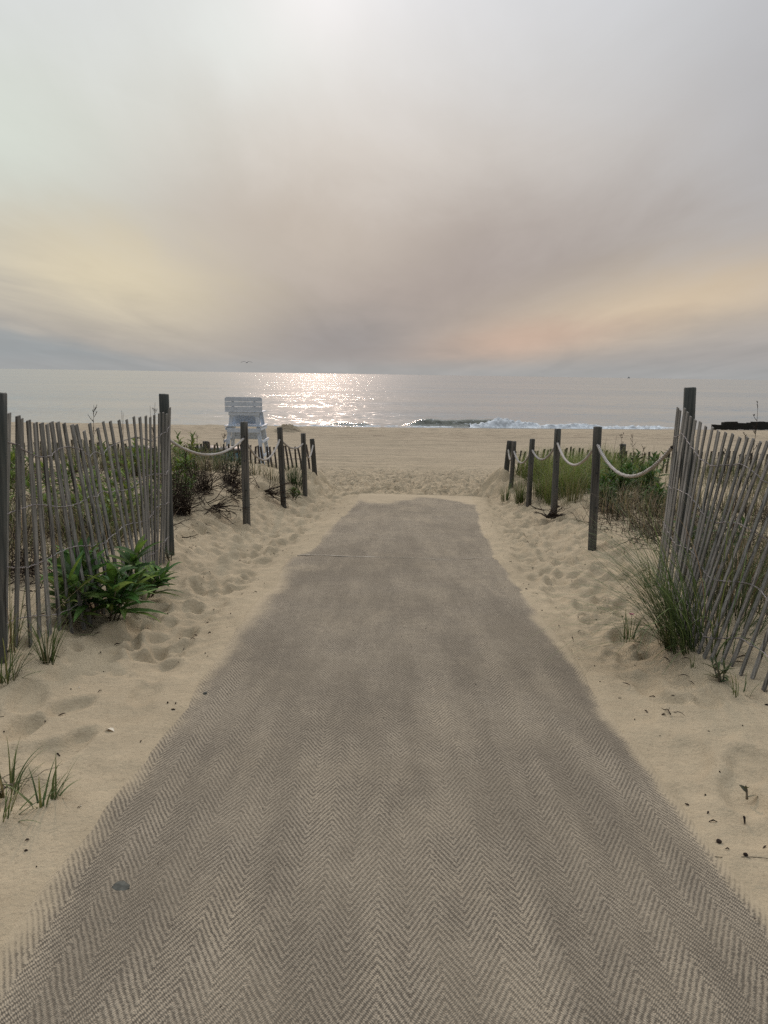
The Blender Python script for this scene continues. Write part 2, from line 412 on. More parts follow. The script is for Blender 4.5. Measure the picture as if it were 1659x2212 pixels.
def grid_mesh(name, X, Y, Z, mat, attr=None, smooth=True):
    nr, nc = X.shape; me = bpy.data.meshes.new(name)
    me.vertices.add(nr * nc); me.vertices.foreach_set('co', np.stack([X, Y, Z], -1).astype(np.float32).ravel())
    idx = np.arange(nr * nc).reshape(nr, nc)
    q = np.stack([idx[:-1, :-1], idx[:-1, 1:], idx[1:, 1:], idx[1:, :-1]], -1).reshape(-1, 4)
    me.loops.add(q.size); me.loops.foreach_set('vertex_index', q.ravel().astype(np.int32))
    me.polygons.add(len(q)); me.polygons.foreach_set('loop_start', (np.arange(len(q)) * 4).astype(np.int32))
    me.polygons.foreach_set('use_smooth', np.full(len(q), smooth)); me.update(); me.validate()
    if attr is not None:
        a = me.attributes.new(attr[0], 'FLOAT', 'POINT'); a.data.foreach_set('value', attr[1].astype(np.float32).ravel())
    me.materials.append(mat); o = bpy.data.objects.new(name, me); COL.objects.link(o); return o

# ------------------------------------------------------------------ the setting: beach, sea
rows = np.concatenate([np.linspace(-12, .5, 26)[:-1], .5 * np.exp(np.linspace(0, math.log(72 / .5), 860))])
u = np.linspace(-1, 1, 561)
shape_u = .36 * u + .64 * u ** 3
Yg, Ug = np.meshgrid(rows, u, indexing='ij')
Xg = (3.2 + 1.15 * np.maximum(Yg, 0)) * (.36 * Ug + .64 * Ug ** 3) + np.sign(Ug) * np.abs(Ug) ** 41 * 400
Zg = full_ground(Xg, Yg)
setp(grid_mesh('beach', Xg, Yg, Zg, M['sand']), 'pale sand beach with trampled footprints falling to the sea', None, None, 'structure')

ys = np.concatenate([np.linspace(50, 120, 180), 120 * np.exp(np.linspace(0, math.log(30000 / 120), 60))[1:]])
us = np.linspace(-1, 1, 161); Ys, Us = np.meshgrid(ys, us, indexing='ij')
Xs = Us * (60 + 1.4 * Ys)
SEA = -2.45
Zs = SEA + fbm(Xs * .05, Ys * .16, 3, 51) * .10 * sstep(400, 70, Ys) * sstep(54, 66, Ys)
setp(grid_mesh('sea', Xs, Ys, Zs, M['sea']), 'calm silvery sea reaching to the hazy horizon', None, None, 'structure')

# ------------------------------------------------------------------ mats
def mat_sheet(name, y0, y1, lf, rf, lift, xl, xr):
    yy = np.arange(y0, y1 + .001, .03); uu = np.linspace(0, 1, 130)
    Y, U = np.meshgrid(yy, uu, indexing='ij')
    L, Rr = lf(Y), rf(Y)
    X = (L - xl) * (1 - U) + (Rr + xr) * U
    Z = path_z(Y) + fbm(X * 1.3, Y * 1.1, 3, 61) * .022 + lift
    d = np.minimum(X - L, Rr - X)
    Z = Z - .13 * sstep(-.02, -.22, d) 
    cover = 1.05 - np.clip((X - L + .12 + fbm(X * 1.1, Y * 1.1, 4, 71) * .14) / .30, 0, 1) * 1.0
    cr = 1.05 - np.clip((Rr - X + .05 + fbm(X * 1.5, Y * 1.5, 3, 73) * .10) / .13, 0, 1) * 1.0
    cover = np.maximum(cover, cr)
    cover = np.maximum(cover, 1.05 - np.clip((YE - Y - .15 + fbm(X * 1.3, Y * .8, 4, 75) * 1.3) / 1.3, 0, 1))
    cover = np.maximum(cover, .55 * np.exp(-((Y - (YC - .55)) / .3) ** 2) * sstep(.6, -.2, X - L - .35))
    return grid_mesh(name, X, Y, Z, M['mat'], ('cover', cover))
mat1 = mat_sheet('beach_mat', -.8, YC, mL, mR, .012, .22, .16)
setp(mat1, 'wide taupe herringbone woven mat filling the foreground, sand drifted over its edges', 'walkway mat', 'woven mats laid end to end')
mat2 = mat_sheet('beach_mat', YC - .12, YE + .3, lambda y: np.interp(y, *LF), lambda y: np.interp(y, *RF), .004, .22, .2)
setp(mat2, 'farther mat length beyond the crease, fading into sand at the beach end', 'walkway mat', 'woven mats laid end to end')
b = MB(); pts = []
for k in range(60):
    t = k / 59; x = float(mL(YC - .01)) + t * (float(mR(YC - .01)) - float(mL(YC - .01))); y = YC + .02 * math.sin(t * 9) + .015 * math.sin(t * 23)
    pts.append((x, y, float(path_z(y)) + fbm(x * 1.3, y * 1.1, 3, 61) * .022 + .014 + .006 * math.sin(t * 14)))
b.tube(pts, [(.007 if k < 24 else .0035) * (.5 + .5 * math.sin(k * .31 + 1) ** 2) for k in range(60)], 6); b.build('hem', M['hem'], mat1, True)

# ------------------------------------------------------------------ fences
def picket_mesh(base, top, wdir, w=.038, t=.011, seed=0):
    r = random.Random(seed); b = MB(); base = Vector(base); top = Vector(top)
    d = top - base; n = 7; wd = Vector(wdir); wd = (wd - d.normalized() * wd.dot(d.normalized())).normalized(); td = d.normalized().cross(wd)
    vs = []; bow = r.uniform(-.012, .012); bow2 = r.uniform(-.01, .01); wr = r.uniform(.85, 1.12); tw0 = r.uniform(-.09, .09); tw1 = r.uniform(-.09, .09)
    for i in range(n + 1):
        s = i / n; c = base + d * s + wd * (bow * math.sin(s * math.pi)) + td * (bow2 * math.sin(s * math.pi))
        a = tw0 + (tw1 - tw0) * s; ww = wd * math.cos(a) + td * math.sin(a); tt = td * math.cos(a) - wd * math.sin(a)
        w2 = w * wr * r.uniform(.95, 1.04) / 2; slope = .004 if i == n else 0
        for k, (sx, sy) in enumerate(((-1, -1), (1, -1), (1, 1), (-1, 1))):
            vs.append(c + ww * (sx * w2) + tt * (sy * t / 2) + d.normalized() * (slope * sx))
    fs = [(3, 2, 1, 0), tuple(n * 4 + k for k in range(4))]
    for i in range(n):
        for k in range(4): fs.append((i * 4 + k, i * 4 + (k + 1) % 4, i * 4 + 4 + (k + 1) % 4, i * 4 + 4 + k))
    b.add(vs, fs); return b
def round_post(base, top, rad, n=14, taper=.97, seed=0, sink=.15):
    r = random.Random(seed); b = MB(); base = Vector(base); top = Vector(top); d = (top - base).normalized(); base = base - d * sink
    u_ = d.cross(Vector((0, 1, 0))).normalized(); w_ = d.cross(u_)
    ring = [1 + r.uniform(-.035, .035) for _ in range(n)]; vs = []; fs = []; L = 9
    for i in range(L + 2):
        s = min(i, L) / L; c = base + (top - base) * s; rr = rad * (1 - (1 - taper) * s) * (1 + .02 * math.sin(s * 9 + seed))
        if i == L: c = c - d * .006
        if i == L + 1: rr *= .9
        for k in range(n):
            a = 2 * math.pi * k / n; vs.append(c + u_ * (math.cos(a) * rr * ring[k]) + w_ * (math.sin(a) * rr * ring[k]) + d * (r.uniform(-.003, .003) if i > L else 0))
    for i in range(L + 1):
        for k in range(n): fs.append((i * n + k, i * n + (k + 1) % n, (i + 1) * n + (k + 1) % n, (i + 1) * n + k))
    fs.append(tuple(range(n))[::-1]); fs.append(tuple((L + 1) * n + k for k in range(n)))
    b.add(vs, fs); return b
def wire_mesh(pts, rad, nrm, off):
    """two twisted strands that pass before and behind the pickets"""
    b = MB(); nrm = Vector(nrm).normalized()
    for sgn in (1, -1):
        P = []
        for i, p in enumerate(pts):
            p = Vector(p); P.append(p + nrm * (off * sgn))
            if i < len(pts) - 1:
                q = Vector(pts[i + 1]); m = (p + q) / 2
                for t, o in ((.25, .5), (.42, -.25), (.58, .25), (.75, -.5)):
                    P.append(p + (q - p) * t + nrm * (off * sgn * o) + Vector((0, 0, .003 * sgn * (1 if t in (.25, .58) else -1))))
            sgn = -sgn if i % 2 and False else sgn
        b.tube(P, rad, 5)
    return b
def lerp(a, b, t): return a + (b - a) * t

# near fence on the left: pickets read off from the photo, stood on the sand along x = -1.95
tx = [78, 163, 192, 258, 320, 375, 425, 465, 522, 580, 652, 690, 762, 812, 885, 935, 1000, 1078, 1148, 1213, 1268, 1323, 1363, 1400, 1445, 1480, 1512, 1540]
ty = [200, 225, 250, 265, 285, 290, 300, 280, 282, 292, 305, 305, 362, 293, 335, 277, 272, 263, 258, 232, 236, 225, 235, 215, 200, 195, 207, 150]
bx = [60, 150, 240, 315, 395, 470, 555, 640, 700, 775, 830, 895, 955, 1020, 1080, 1140, 1195, 1240, 1280, 1310, 1335, 1360, 1385, 1405, 1430, 1460, 1490, 1525]
GLX = [29, 60, 111, 165, 212, 260, 294, 332, 366, 420, 480, 540, 590, 625, 650, 670]; GLY = [2546, 2541, 2522, 2512, 2510, 2490, 2462, 2450, 2425, 2395, 2350, 2300, 2254, 2215, 2190, 2165]
def foot_px(tp, mp, gx, gy):
    """follow the picket from its top through a mid point down to the ground line (full-size photo pixels)"""
    t = 1.0
    for _ in range(40):
        x = tp[0] + (mp[0] - tp[0]) * t; y = tp[1] + (mp[1] - tp[1]) * t
        gyv = float(np.interp(x, gx, gy)); t += (gyv - y) / (mp[1] - tp[1]) * .7
    return x, y
def solve_top(base, px, py, length, prefer):
    d = ray(px, py).normalized(); oc = CAM - base; B = d.dot(oc); Cc = oc.dot(oc) - length ** 2; disc = B * B - Cc
    if disc < 0: return CAM + d * (-B)
    r = math.sqrt(disc); a, c = CAM + d * (-B - r), CAM + d * (-B + r)
    return min((a, c), key=lambda q: abs(q.y - prefer))
fenceL = empty('sand_fence', (-1.95, 5.4, Hs(-1.95, 5.4)), 'grey picket sand fence on the near left, its pickets leaning and wired together', 'sand fence', 'picket sand fences')
Lb, Lt = [], []
for i in range(len(tx)):
    tp = (tx[i] / 2.304, 1540 + ty[i] / 2.304); mp = (bx[i] / 2.304, 2140.0)
    f = foot_px(tp, mp, GLX, GLY); base = ground(f[0] / 1.823, f[1] / 1.823)
    Lb.append(base); Lt.append(tp)
# straighten the foot line
n = len(Lb)
fy = np.polyfit(range(n), [p.y for p in Lb], 2); fxx = np.polyfit(range(n), [p.x for p in Lb], 2)
LT = []
for i in range(n):
    f = Lb[i]; yv = .5 * f.y + .5 * np.polyval(fy, i); d = f.x / f.y; xv = d * yv
    base = Vector((xv, yv, Hs(xv, yv))); Lb[i] = base
    LT.append(solve_top(base, Lt[i][0] / 1.823, Lt[i][1] / 1.823, 1.2, base.y - .05))
fdir = (Lb[-1] - Lb[0]).normalized(); fn = Vector((fdir.y, -fdir.x, 0))
for i in range(n):
    bot = Lb[i] - (LT[i] - Lb[i]).normalized() * .06
    picket_mesh(bot, LT[i], Vector((.05, 1, 0)), .038, .010, 100 + i).build('picket', M['picket'], fenceL, origin=bot)
for fr, w in ((.10, 1), (.36, 1), (.60, 1), (.86, 1)):
    P = [lerp(Lb[i], LT[i], fr + .02 * math.sin(i * .7 + fr * 9)) for i in range(n)]
    P = [P[0] + (P[0] - P[2]) * 1.0] + P
    wire_mesh(P, .0023, fn, .010).build('wire', M['wire'], fenceL)
pA = at_y(-14, 1390, 4.0); pA.z = Hs(pA.x, pA.y)
tA = at_y(-11, 847, 4.05)
round_post(pA, tA, .062, seed=1).build('post', M['bigpost'], fenceL, True, origin=pA)
yB = Lb[-1].y + .22; tB = at_y(354, 851, yB); pB = Vector((tB.x + .0, yB, Hs(tB.x, yB)))
round_post(pB, tB, .046, seed=2).build('post', M['bigpost'], fenceL, True, origin=pB)

# near fence on the right, leaning towards the camera
# (top x, top y, foot x, foot y) of each picket, 3.567 px per full-size photo pixel from (2560, 2100)
RPK = [(392, -1766, 80, 770), (425, -1730, 112, 820), (490, -1756, 135, 860), (525, -1704, 168, 905), (572, -1641, 202, 965), (636, -1594, 240, 1050), (708, -1566, 275, 1110), (785, -1503, 305, 1170), (880, -1491, 335, 1230), (965, -1436, 365, 1290),
       (1065, -1416, 395, 1340), (1165, -1396, 420, 1390), (1265, -1346, 445, 1430), (1370, -1351, 470, 1480), (1455, -1326, 500, 1530), (1555, -1286, 540, 1590), (1655, -1286, 595, 1660), (1752, -1250, 665, 1720), (1884, -1230, 750, 1765), (2050, -1200, 850, 1805),
       (2180, -1190, 1000, 1850), (2290, -1150, 1130, 1885), (2400, -1120, 1270, 1990), (2520, -1100, 1430, 2060), (2660, -1080, 1590, 2200)]
yFR = []
fenceR = empty('sand_fence', (1.75, 4.2, Hs(1.75, 4.2)), 'grey picket sand fence on the near right, slumping over with long grass through it', 'sand fence', 'picket sand fences')
Rb, RT = [], []
for i, (ax, ay, fx_, fy_) in enumerate(RPK):
    base = ground((2560 + fx_ / 3.567) / 1.823, (2100 + fy_ / 3.567) / 1.823); Rb.append(base)
    RT.append(solve_top(base, (2560 + ax / 3.567) / 1.823, (2100 + ay / 3.567) / 1.823, 1.26, base.y - .2 * min(1, i / 10)))
n = len(Rb)
for i in range(n):
    bot = Rb[i] - (RT[i] - Rb[i]).normalized() * .06
    picket_mesh(bot, RT[i], Vector((.08, 1, 0)), .037, .009, 200 + i).build('picket', M['picket'], fenceR, origin=bot)
for fr in (.12, .36, .60, .85):
    P = [lerp(Rb[i], RT[i], fr + .025 * math.sin(i * .6 + fr * 7)) for i in range(n)]
    wire_mesh(P, .0023, Vector((-.9, -.4, 0)), .009).build('wire', M['wire'], fenceR)
yC_ = Rb[1].y + .12; tC = at_y(1491, 837, yC_); pC = at_y(1474, 1240, yC_); pC.z = Hs(pC.x, yC_)
round_post(pC, tC, .047, seed=3).build('post', M['bigpost'], fenceR, True, origin=pC)

# the two low fences across the head of the dunes
def far_fence(x0, x1, y, label, endlean, seed, postpx):
    r = random.Random(seed); o = empty('sand_fence', (x0, y, Hs(x0, y)), label, 'sand fence', 'picket sand fences')
    xs = []; x = x0; s = 1 if x1 > x0 else -1
    while (x1 - x) * s > 0: xs.append(x); x += s * r.uniform(.070, .092)
    B, T = [], []
    for k, x in enumerate(xs):
        yy = y + .05 * math.sin(k * .5) + .10 * math.sin(k * .13); zt = .145 + .03 * math.sin(k * .21 + seed) + r.uniform(-.03, .025)
        b0 = Vector((x, yy, Hs(x, yy) - .12)); t0 = Vector((x + r.uniform(-.03, .03) + endlean * (.06 if k < 12 else .02), yy, zt)); B.append(b0); T.append(t0)
        picket_mesh(b0, t0, Vector((1, .12, 0)), .036, .011, seed * 300 + k).build('picket', M['picketfar'], o, origin=b0)
    for h in (.03, -.13):
        wire_mesh([Vector((B[k].x, B[k].y, h + .02 * math.sin(k * .4))) for k in range(len(xs))], .0025, (0, 1, 0), .009).build('wire', M['wire'], o)
    for (px, top, base, ww) in postpx:
        tp = at_y(px, top, y + .05); bp = Vector((tp.x, y + .05, Hs(tp.x, y + .05)))
        if base: bp.x = at_y(base, 1012, y + .05).x
        round_post(bp, tp, ww, seed=px).build('post', M['post'], o, True, origin=bp)
    return o
far_fence(-1.42, -8.2, 14.5, 'low dark picket fence across the left dune, below the white lifeguard chair', -1, 3, [(674, 948, 679, .048), (444, 953, None, .06)])
far_fence(2.42, 8.4, 14.5, 'low dark picket fence across the right dune, behind the green grass', 1, 5, [(1101, 952, 1094, .052), (1346, 959, None, .06)])

# ------------------------------------------------------------------ rope posts and ropes
def rope_post(tpx, bpx, y, rad, label, seed):
    t = at_y(*tpx, y); bq = at_y(*bpx, y); bq.z = Hs(bq.x, y); 
    o = empty('rope_post', bq, label, 'post', 'rope posts beside the mat path')
    round_post(bq, t, rad, seed=seed, taper=.98, sink=.2).build('shaft', M['post'], o, True, origin=bq)
    h = MB()
    for k, hh in enumerate((.16, .33, .62, .86)):
        p = lerp(bq, t, hh); h.tube([p + Vector((.012 * (k % 2), -rad * .93, 0)), p + Vector((.012 * (k % 2), -rad * 1.04, 0))], .008, 8)
    h.build('bolt', M['lid'], o); return bq, t
def ydepth(bpx):   # where the foot pixel meets the sand
    return ground(*bpx).y
LP = []
for k, (tp, bp, rad, lab) in enumerate([((527, 911), (533, 1130), .047, 'nearest left rope post, tall and dark, in front of the white chair'),
        ((604, 923), (612, 1085), .044, 'second rope post on the left, beside the dark driftwood branches'),
        ((655, 936), (659, 1065), .042, 'third left rope post, beside the low dark picket fence end')]):
    y = ydepth(bp); LP.append(rope_post(tp, bp, y, rad, lab, 20 + k) + (y,))
RP = []
for k, (tp, bp, rad, lab) in enumerate([((1291, 922), (1279, 1179), .045, 'nearest right rope post, tallest, standing in bare sand'),
        ((1205, 926), (1196, 1110), .046, 'second right rope post, with a dark root clump at its foot'),
        ((1150, 948), (1142, 1085), .044, 'third right rope post, in front of the bright green grass'),
        ((1111, 953), (1104, 1052), .040, 'fourth right rope post, thin, next to the fence end post')]):
    y = ydepth(bp); RP.append(rope_post(tp, bp, y, rad, lab, 30 + k) + (y,))
def rope(pts, sags, label, R0=.0135):
    P = []
    for i in range(len(pts) - 1):
        a, c = Vector(pts[i]), Vector(pts[i + 1]); N = 70
        for k in range(N + (1 if i == len(pts) - 2 else 0)):
            t = k / N; p = lerp(a, c, t); p.z -= sags[i] * (1 - (2 * t - 1) ** 2); P.append(p)
    b = MB(); n = 12; vs = []; fs = []; A = []; L = 0
    for i, p in enumerate(P):
        if i: L += (P[i] - P[i - 1]).length
        d = (P[min(i + 1, len(P) - 1)] - P[max(i - 1, 0)]).normalized(); u_ = d.cross(Vector((0, 0, 1))).normalized(); w_ = d.cross(u_)
        for k in range(n):
            t = 2 * math.pi * k / n; ph = 3 * (t - L * 2 * math.pi / .11)
            r = R0 * (.80 + .26 * abs(math.sin(ph / 2))); vs.append(p + u_ * math.cos(t) * r + w_ * math.sin(t) * r); A.append(ph)
    for i in range(len(P) - 1):
        for k in range(n): fs.append((i * n + k, i * n + (k + 1) % n, (i + 1) * n + (k + 1) % n, (i + 1) * n + k))
    b.add(vs, fs, None, A); o = b.build('rope', M['rope'], None, True, origin=P[0])
    return setp(o, label, 'rope', 'thick ropes hung between the posts')
q = 1 - .17
ropeLpts = [at_y(366, 951, pB.y + .05)] + [lerp(b_, t_, 1 - f_) for (b_, t_, y_), f_ in zip(LP, (.155, .145, .16))] + [at_y(676, 962, 14.5)]
rope(ropeLpts, [.17, .30, .12, .24], 'thick pale rope sagging between the posts on the left of the path')
ropeRpts = [at_y(1452, 966, yC_ - .06)] + [lerp(b_, t_, 1 - f_) for (b_, t_, y_), f_ in zip(RP, (.135, .155, .16, .2))] + [at_y(1098, 972, 14.5)]
rope(ropeRpts, [.28, .27, .20, .22, .18], 'thick pale rope sagging between the posts on the right of the path', .0155)

# ------------------------------------------------------------------ lifeguard chair
cy_ = 29.0; cpos = Vector((at_y(533, 1001, cy_).x, cy_, Hs(at_y(533, 1001, cy_).x, cy_)))
chair = empty('lifeguard_chair', cpos, 'tall white wooden lifeguard chair with slatted back on the beach', 'lifeguard chair')
def cb(name, fn, bevel=.006):
    b = MB(); fn(b); b.v = [tuple(Vector(p) + cpos) for p in b.v]; return b.build(name, M['white'], chair, origin=cpos, bevel=bevel)
for sx in (-1, 1):
    cb('leg', lambda b: b.beam((sx * .72, -.55, -.15), (sx * .47, -.36, 1.84), .135, .07, (1, 0, 0)))
    cb('leg', lambda b: b.beam((sx * .74, .80, -.15), (sx * .50, .42, 1.94), .135, .07, (1, 0, 0)))
for sx in (-1, 1): cb('back_rail', lambda b: b.beam((sx * .40, -.375, 1.80), (sx * .40, -.435, 2.46), .09, .04, (1, 0, 0)))
for k, z in enumerate((2.085, 2.262, 2.438)):
    def slat(b):
        w = .69; h = .082; y0, y1 = -.462 - .008 * k, -.437 - .008 * k
        prof = [(-w, z - h), (w, z - h), (w, z + h), (-w, z + h)] if k < 2 else [(-w, z - h), (w, z - h), (w, z + h - .075), (w - .02, z + h - .03), (w - .075, z + h), (-w + .075, z + h), (-w + .02, z + h - .03), (-w, z + h - .075)]
        m_ = len(prof); b.add([(x, y0, zz) for x, zz in prof] + [(x, y1, zz) for x, zz in prof],
            [tuple(range(m_)), tuple(range(m_, 2 * m_))[::-1]] + [((i + 1) % m_, i, m_ + i, m_ + (i + 1) % m_) for i in range(m_)])
    cb('back_slat', slat, .004)
cb('seat', lambda b: [b.box((0, y_, 1.985), (1.40, .145, .032)) for y_ in (-.40, -.245, -.09, .065, .22, .375)])
cb('apron', lambda b: b.box((0, -.425, 1.905), (1.13, .035, .12)))
cb('front_panel', lambda b: b.box((0, .36, 1.68), (.96, .03, .40)))
cb('footrest', lambda b: [b.box((-.02, y_, 1.455), (1.42, .145, .036)) for y_ in (-.44, -.285, -.13, .025, .18, .335, .49, .645, .80)])
cb('crossboard', lambda b: b.box((0, -.535, 1.30), (1.24, .03, .155)))
cb('lower_panel', lambda b: b.box((0, .60, 1.06), (1.16, .03, .34)))
for z, xo in ((1.36, .62), (.90, .68), (.40, .735)):
    cb('ladder_rung', lambda b: b.box((xo + .03, .10, z), (.035, 1.40 + (1.36 - z) * .2, .10)))
    cb('ladder_rung', lambda b: b.box((-xo - .03, .10, z), (.035, 1.40 + (1.36 - z) * .2, .10)))

# ------------------------------------------------------------------ blue barrels behind the left dune fence
for k, (px, lab) in enumerate(((303, 'leftmost blue barrel, seen through the near picket fence'), (449, 'blue barrel with a dark lid behind the low fence, left of the chair'), (500, 'dark lidded blue barrel below the white lifeguard chair'))):
    y = 16.0; p = at_y(px, 985, y); p.z = Hs(p.x, y); topz = at_y(px, 963, y).z - (.02 if k == 2 else 0)
    o = empty('barrel', p, lab, 'barrel', 'blue barrels behind the dune fence'); hgt = topz - p.z
    def lathe(prof, name, mat):
        b = MB(); nseg = 28; vs = [(p.x + r_ * math.cos(2 * math.pi * i / nseg), p.y + r_ * math.sin(2 * math.pi * i / nseg), p.z + z_) for r_, z_ in prof for i in range(nseg)]
        fs = [(j * nseg + i, j * nseg + (i + 1) % nseg, (j + 1) * nseg + (i + 1) % nseg, (j + 1) * nseg + i) for j in range(len(prof) - 1) for i in range(nseg)]
        b.add(vs, fs); b.build(name, mat, o, True, origin=p)
    lathe([(.26, -.05), (.275, .02), (.285, hgt * .3), (.295, hgt * .33), (.285, hgt * .36), (.285, hgt * .64), (.295, hgt * .67), (.285, hgt * .7), (.275, hgt - .09)], 'body', M['blue'])
    lathe([(.285, hgt - .10), (.305, hgt - .095), (.305, hgt - .045), (.285, hgt - .03), (.20, hgt - .005), (.001, hgt)], 'lid', M['lid'])

# ------------------------------------------------------------------ groyne, heap, surf, boat, bird
gy = 61.5; g0 = at_y(1540, 921, gy); gz = SEA
groyne = empty('timber_groyne', (g0.x, gy, gz), 'black tarred timber groyne at the water edge on the far right', 'groyne')
zt = at_y(1580, 912, gy).z
for k, (dx, up) in enumerate(((.10, -.20), (1.05, -.02), (1.9, -.03), (3.1, -.12), (4.5, .02), (6.1, -.16), (7.6, -.24), (9.0, -.30))):
    x = g0.x + dx; yk = gy + dx * .30; top = zt + up
    b = MB(); b.box((x, yk, (gz - .5 + top) / 2), (.34 + .12 * (k % 3), .30, top - gz + .5)); b.build('pile', M['pile'], groyne, bevel=.03)
for k, (a, c, za, zb) in enumerate(((.0, 11.5, -.38, -.48), (.05, 11.5, -.20, -.40), (.85, 9.2, -.02, -.29), (.95, 2.1, .03, .04), (3.0, 7.0, -.04, -.14), (3.4, 5.0, .03, .0))):
    b = MB(); yo = gy - .27 + .025 * k
    b.beam((g0.x + a, yo + a * .30, zt + za - .10), (g0.x + c, yo + c * .30, zt + zb - .10), .12, .19, (0, 1, 0)); b.build('plank', M['pile'], groyne, bevel=.015)

hy = 50.5; hc = at_y(621, 919, hy)
X, Y = np.meshgrid(np.linspace(-1.35, 1.35, 90), np.linspace(-.9, .9, 60))
rr = np.sqrt((X / 1.2) ** 2 + (Y / .8) ** 2); Z = .42 * (1 - sstep(0, 1, rr)) * (1 + .9 * fbm(X * 3, Y * 3, 4, 81)) + .10 * np.abs(fbm(X * 6, Y * 6, 3, 83)) * (1 - sstep(.5, 1.1, rr)) - .12 * sstep(.85, 1.15, rr)
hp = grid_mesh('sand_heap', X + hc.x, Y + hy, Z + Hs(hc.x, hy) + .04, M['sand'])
setp(hp, 'lumpy heap of dug sand on the beach beside the chair', 'sand heap')

def surf(name, x0, x1, yb, hfun, depth, mat, seed, nx=420, npf=34, rough=.0, lip=.35, freq=3.0):
    xs = np.linspace(x0, x1, nx); t = np.linspace(0, 1, npf)
    Xw, T = np.meshgrid(xs, t, indexing='ij'); Hh = hfun(Xw)
    prof = np.exp(-((T - .42) / .20) ** 2)
    Yw = yb + .12 * np.maximum(Xw, 0) + (T - .42) * depth + fbm(Xw * .25, Xw * 0, 3, seed) * 1.2 - lip * Hh * prof * 1.0
    n = np.abs(fbm(Xw * freq, T * depth * freq * 1.2, 4, seed + 3)) * 2 - .5
    Zw = SEA - .06 + Hh * prof * (1 + .12 * fbm(Xw * .9, T * 2, 3, seed + 8)) + rough * n * (.25 + prof) * sstep(0, .1, T) * sstep(1, .85, T) * np.clip(Hh * 5, 0, 1)
    return grid_mesh(name, Xw, Yw, Zw, mat)
wx = lambda px, y=60.5: (px - CX) / F * y
def bumpf(x, a, c, s): return np.clip(1 - np.abs((x - a) / np.where(x < a, c, s)), 0, 1)
w1 = surf('breaking_wave', wx(840), wx(1140), 61.2, lambda x: .62 * sstep(wx(845), wx(920), x) * sstep(wx(1140), wx(1075), x) * (1 + .12 * vnoise(x * .6, x * 0, 4)), 4.2, M['wave'], 91, lip=.9)
setp(w1, 'green faced breaking wave curling onto the beach', None, None, 'structure')
w2 = surf('breaking_wave', wx(690), wx(800), 60.5, lambda x: .30 * sstep(wx(690), wx(740), x) * sstep(wx(815), wx(780), x), 3.2, M['wave'], 97, lip=.6)
setp(w2, 'small dark wave under the sun glitter, left of the big wave', None, None, 'structure')
def sea_foam(x0, x1, yb, hf, dp, seed, rough, label):
    setp(surf('foam', x0, x1, yb, hf, dp, M['foam'], seed, 900, 60, rough, .2, 2.0), label, None, None, 'stuff')
sea_foam(wx(1010), wx(1165), 59.6, lambda x: (.60 * bumpf(x, wx(1085), 3.2, 3.4) ** .6 + .10) * (1 + .35 * fbm(x * .7, x * 0, 2, 6)), 2.8, 111, .13, 'white foam of the collapsing wave')
sea_foam(wx(1140), wx(1560), 59.6, lambda x: .20 * (1 + 1.9 * fbm(x * .45, x * 0, 3, 12)) * sstep(wx(1560), wx(1300), x) + .03, 2.4, 121, .10, 'low white surf running along the shore to the right')
sea_foam(wx(600), wx(1030), 58.9, lambda x: .07 * (1 + 1.6 * fbm(x * .7, x * 0, 3, 14)) + .03, 1.6, 131, .10, 'thin bright wash at the water edge below the wave')
sea_foam(wx(-250), wx(620), 58.9, lambda x: .035 * (1 + 1.8 * fbm(x * .5, x * 0, 3, 16)), 1.0, 141, .05, 'faint white line of wash along the left shore')

by = 9000.0; bp_ = at_y(1358, 819, by); boat = empty('fishing_boat', (bp_.x, by, SEA), 'tiny fishing boat on the horizon at the right', 'boat')
b = MB(); prof = [(-14, 6.5), (15, 8), (11, 0), (-13, 0)]
b.add([(bp_.x + x, by - w, SEA + z) for w in (3.5, -3.5) for x, z in prof], [(0, 1, 2, 3), (7, 6, 5, 4), (0, 4, 5, 1), (1, 5, 6, 2), (2, 6, 7, 3), (3, 7, 4, 0)]); b.build('hull', M['grey'], boat)
b = MB(); b.box((bp_.x + 2, by, SEA + 11.0), (9, 5, 8)); b.build('cabin', M['grey'], boat, bevel=.3)
b = MB(); b.tube([(bp_.x - 4, by, SEA + 6.5), (bp_.x - 4, by, SEA + 26)], [.9, .6], 6); b.build('mast', M['grey'], boat)
bc = at_y(533, 783, 70.0); b = MB()
for s in (-1, 1):
    W = [(0, 0, 0), (.16, .03, .10), (.34, .02, .07), (.52, -.05, .0)]
    for (x, y, z), (x2, y2, z2) in zip(W, W[1:]):
        c1 = .10 * (1 - x / .7); c2 = .10 * (1 - x2 / .6); v = [(s * x, y + c1, z), (s * x2, y2 + c2, z2), (s * x2, y2 - c2, z2), (s * x, y - c1, z)]
        b.add([(bc.x + p[0], bc.y + p[1], bc.z + p[2] + .012) for p in v] + [(bc.x + p[0], bc.y + p[1], bc.z + p[2] - .012) for p in v], [(0, 1, 2, 3), (7, 6, 5, 4), (0, 4, 5, 1), (1, 5, 6, 2), (2, 6, 7, 3), (3, 7, 4, 0)])
b.tube([(bc.x, bc.y - .24, bc.z), (bc.x, bc.y - .1, bc.z), (bc.x, bc.y + .08, bc.z + .01), (bc.x, bc.y + .2, bc.z + .03), (bc.x, bc.y + .27, bc.z + .03)], [.015, .05, .06, .04, .008], 8)
setp(b.build('gull', M['grey'], None, True, origin=bc), 'small gull flying above the sea horizon over the chair', 'bird')

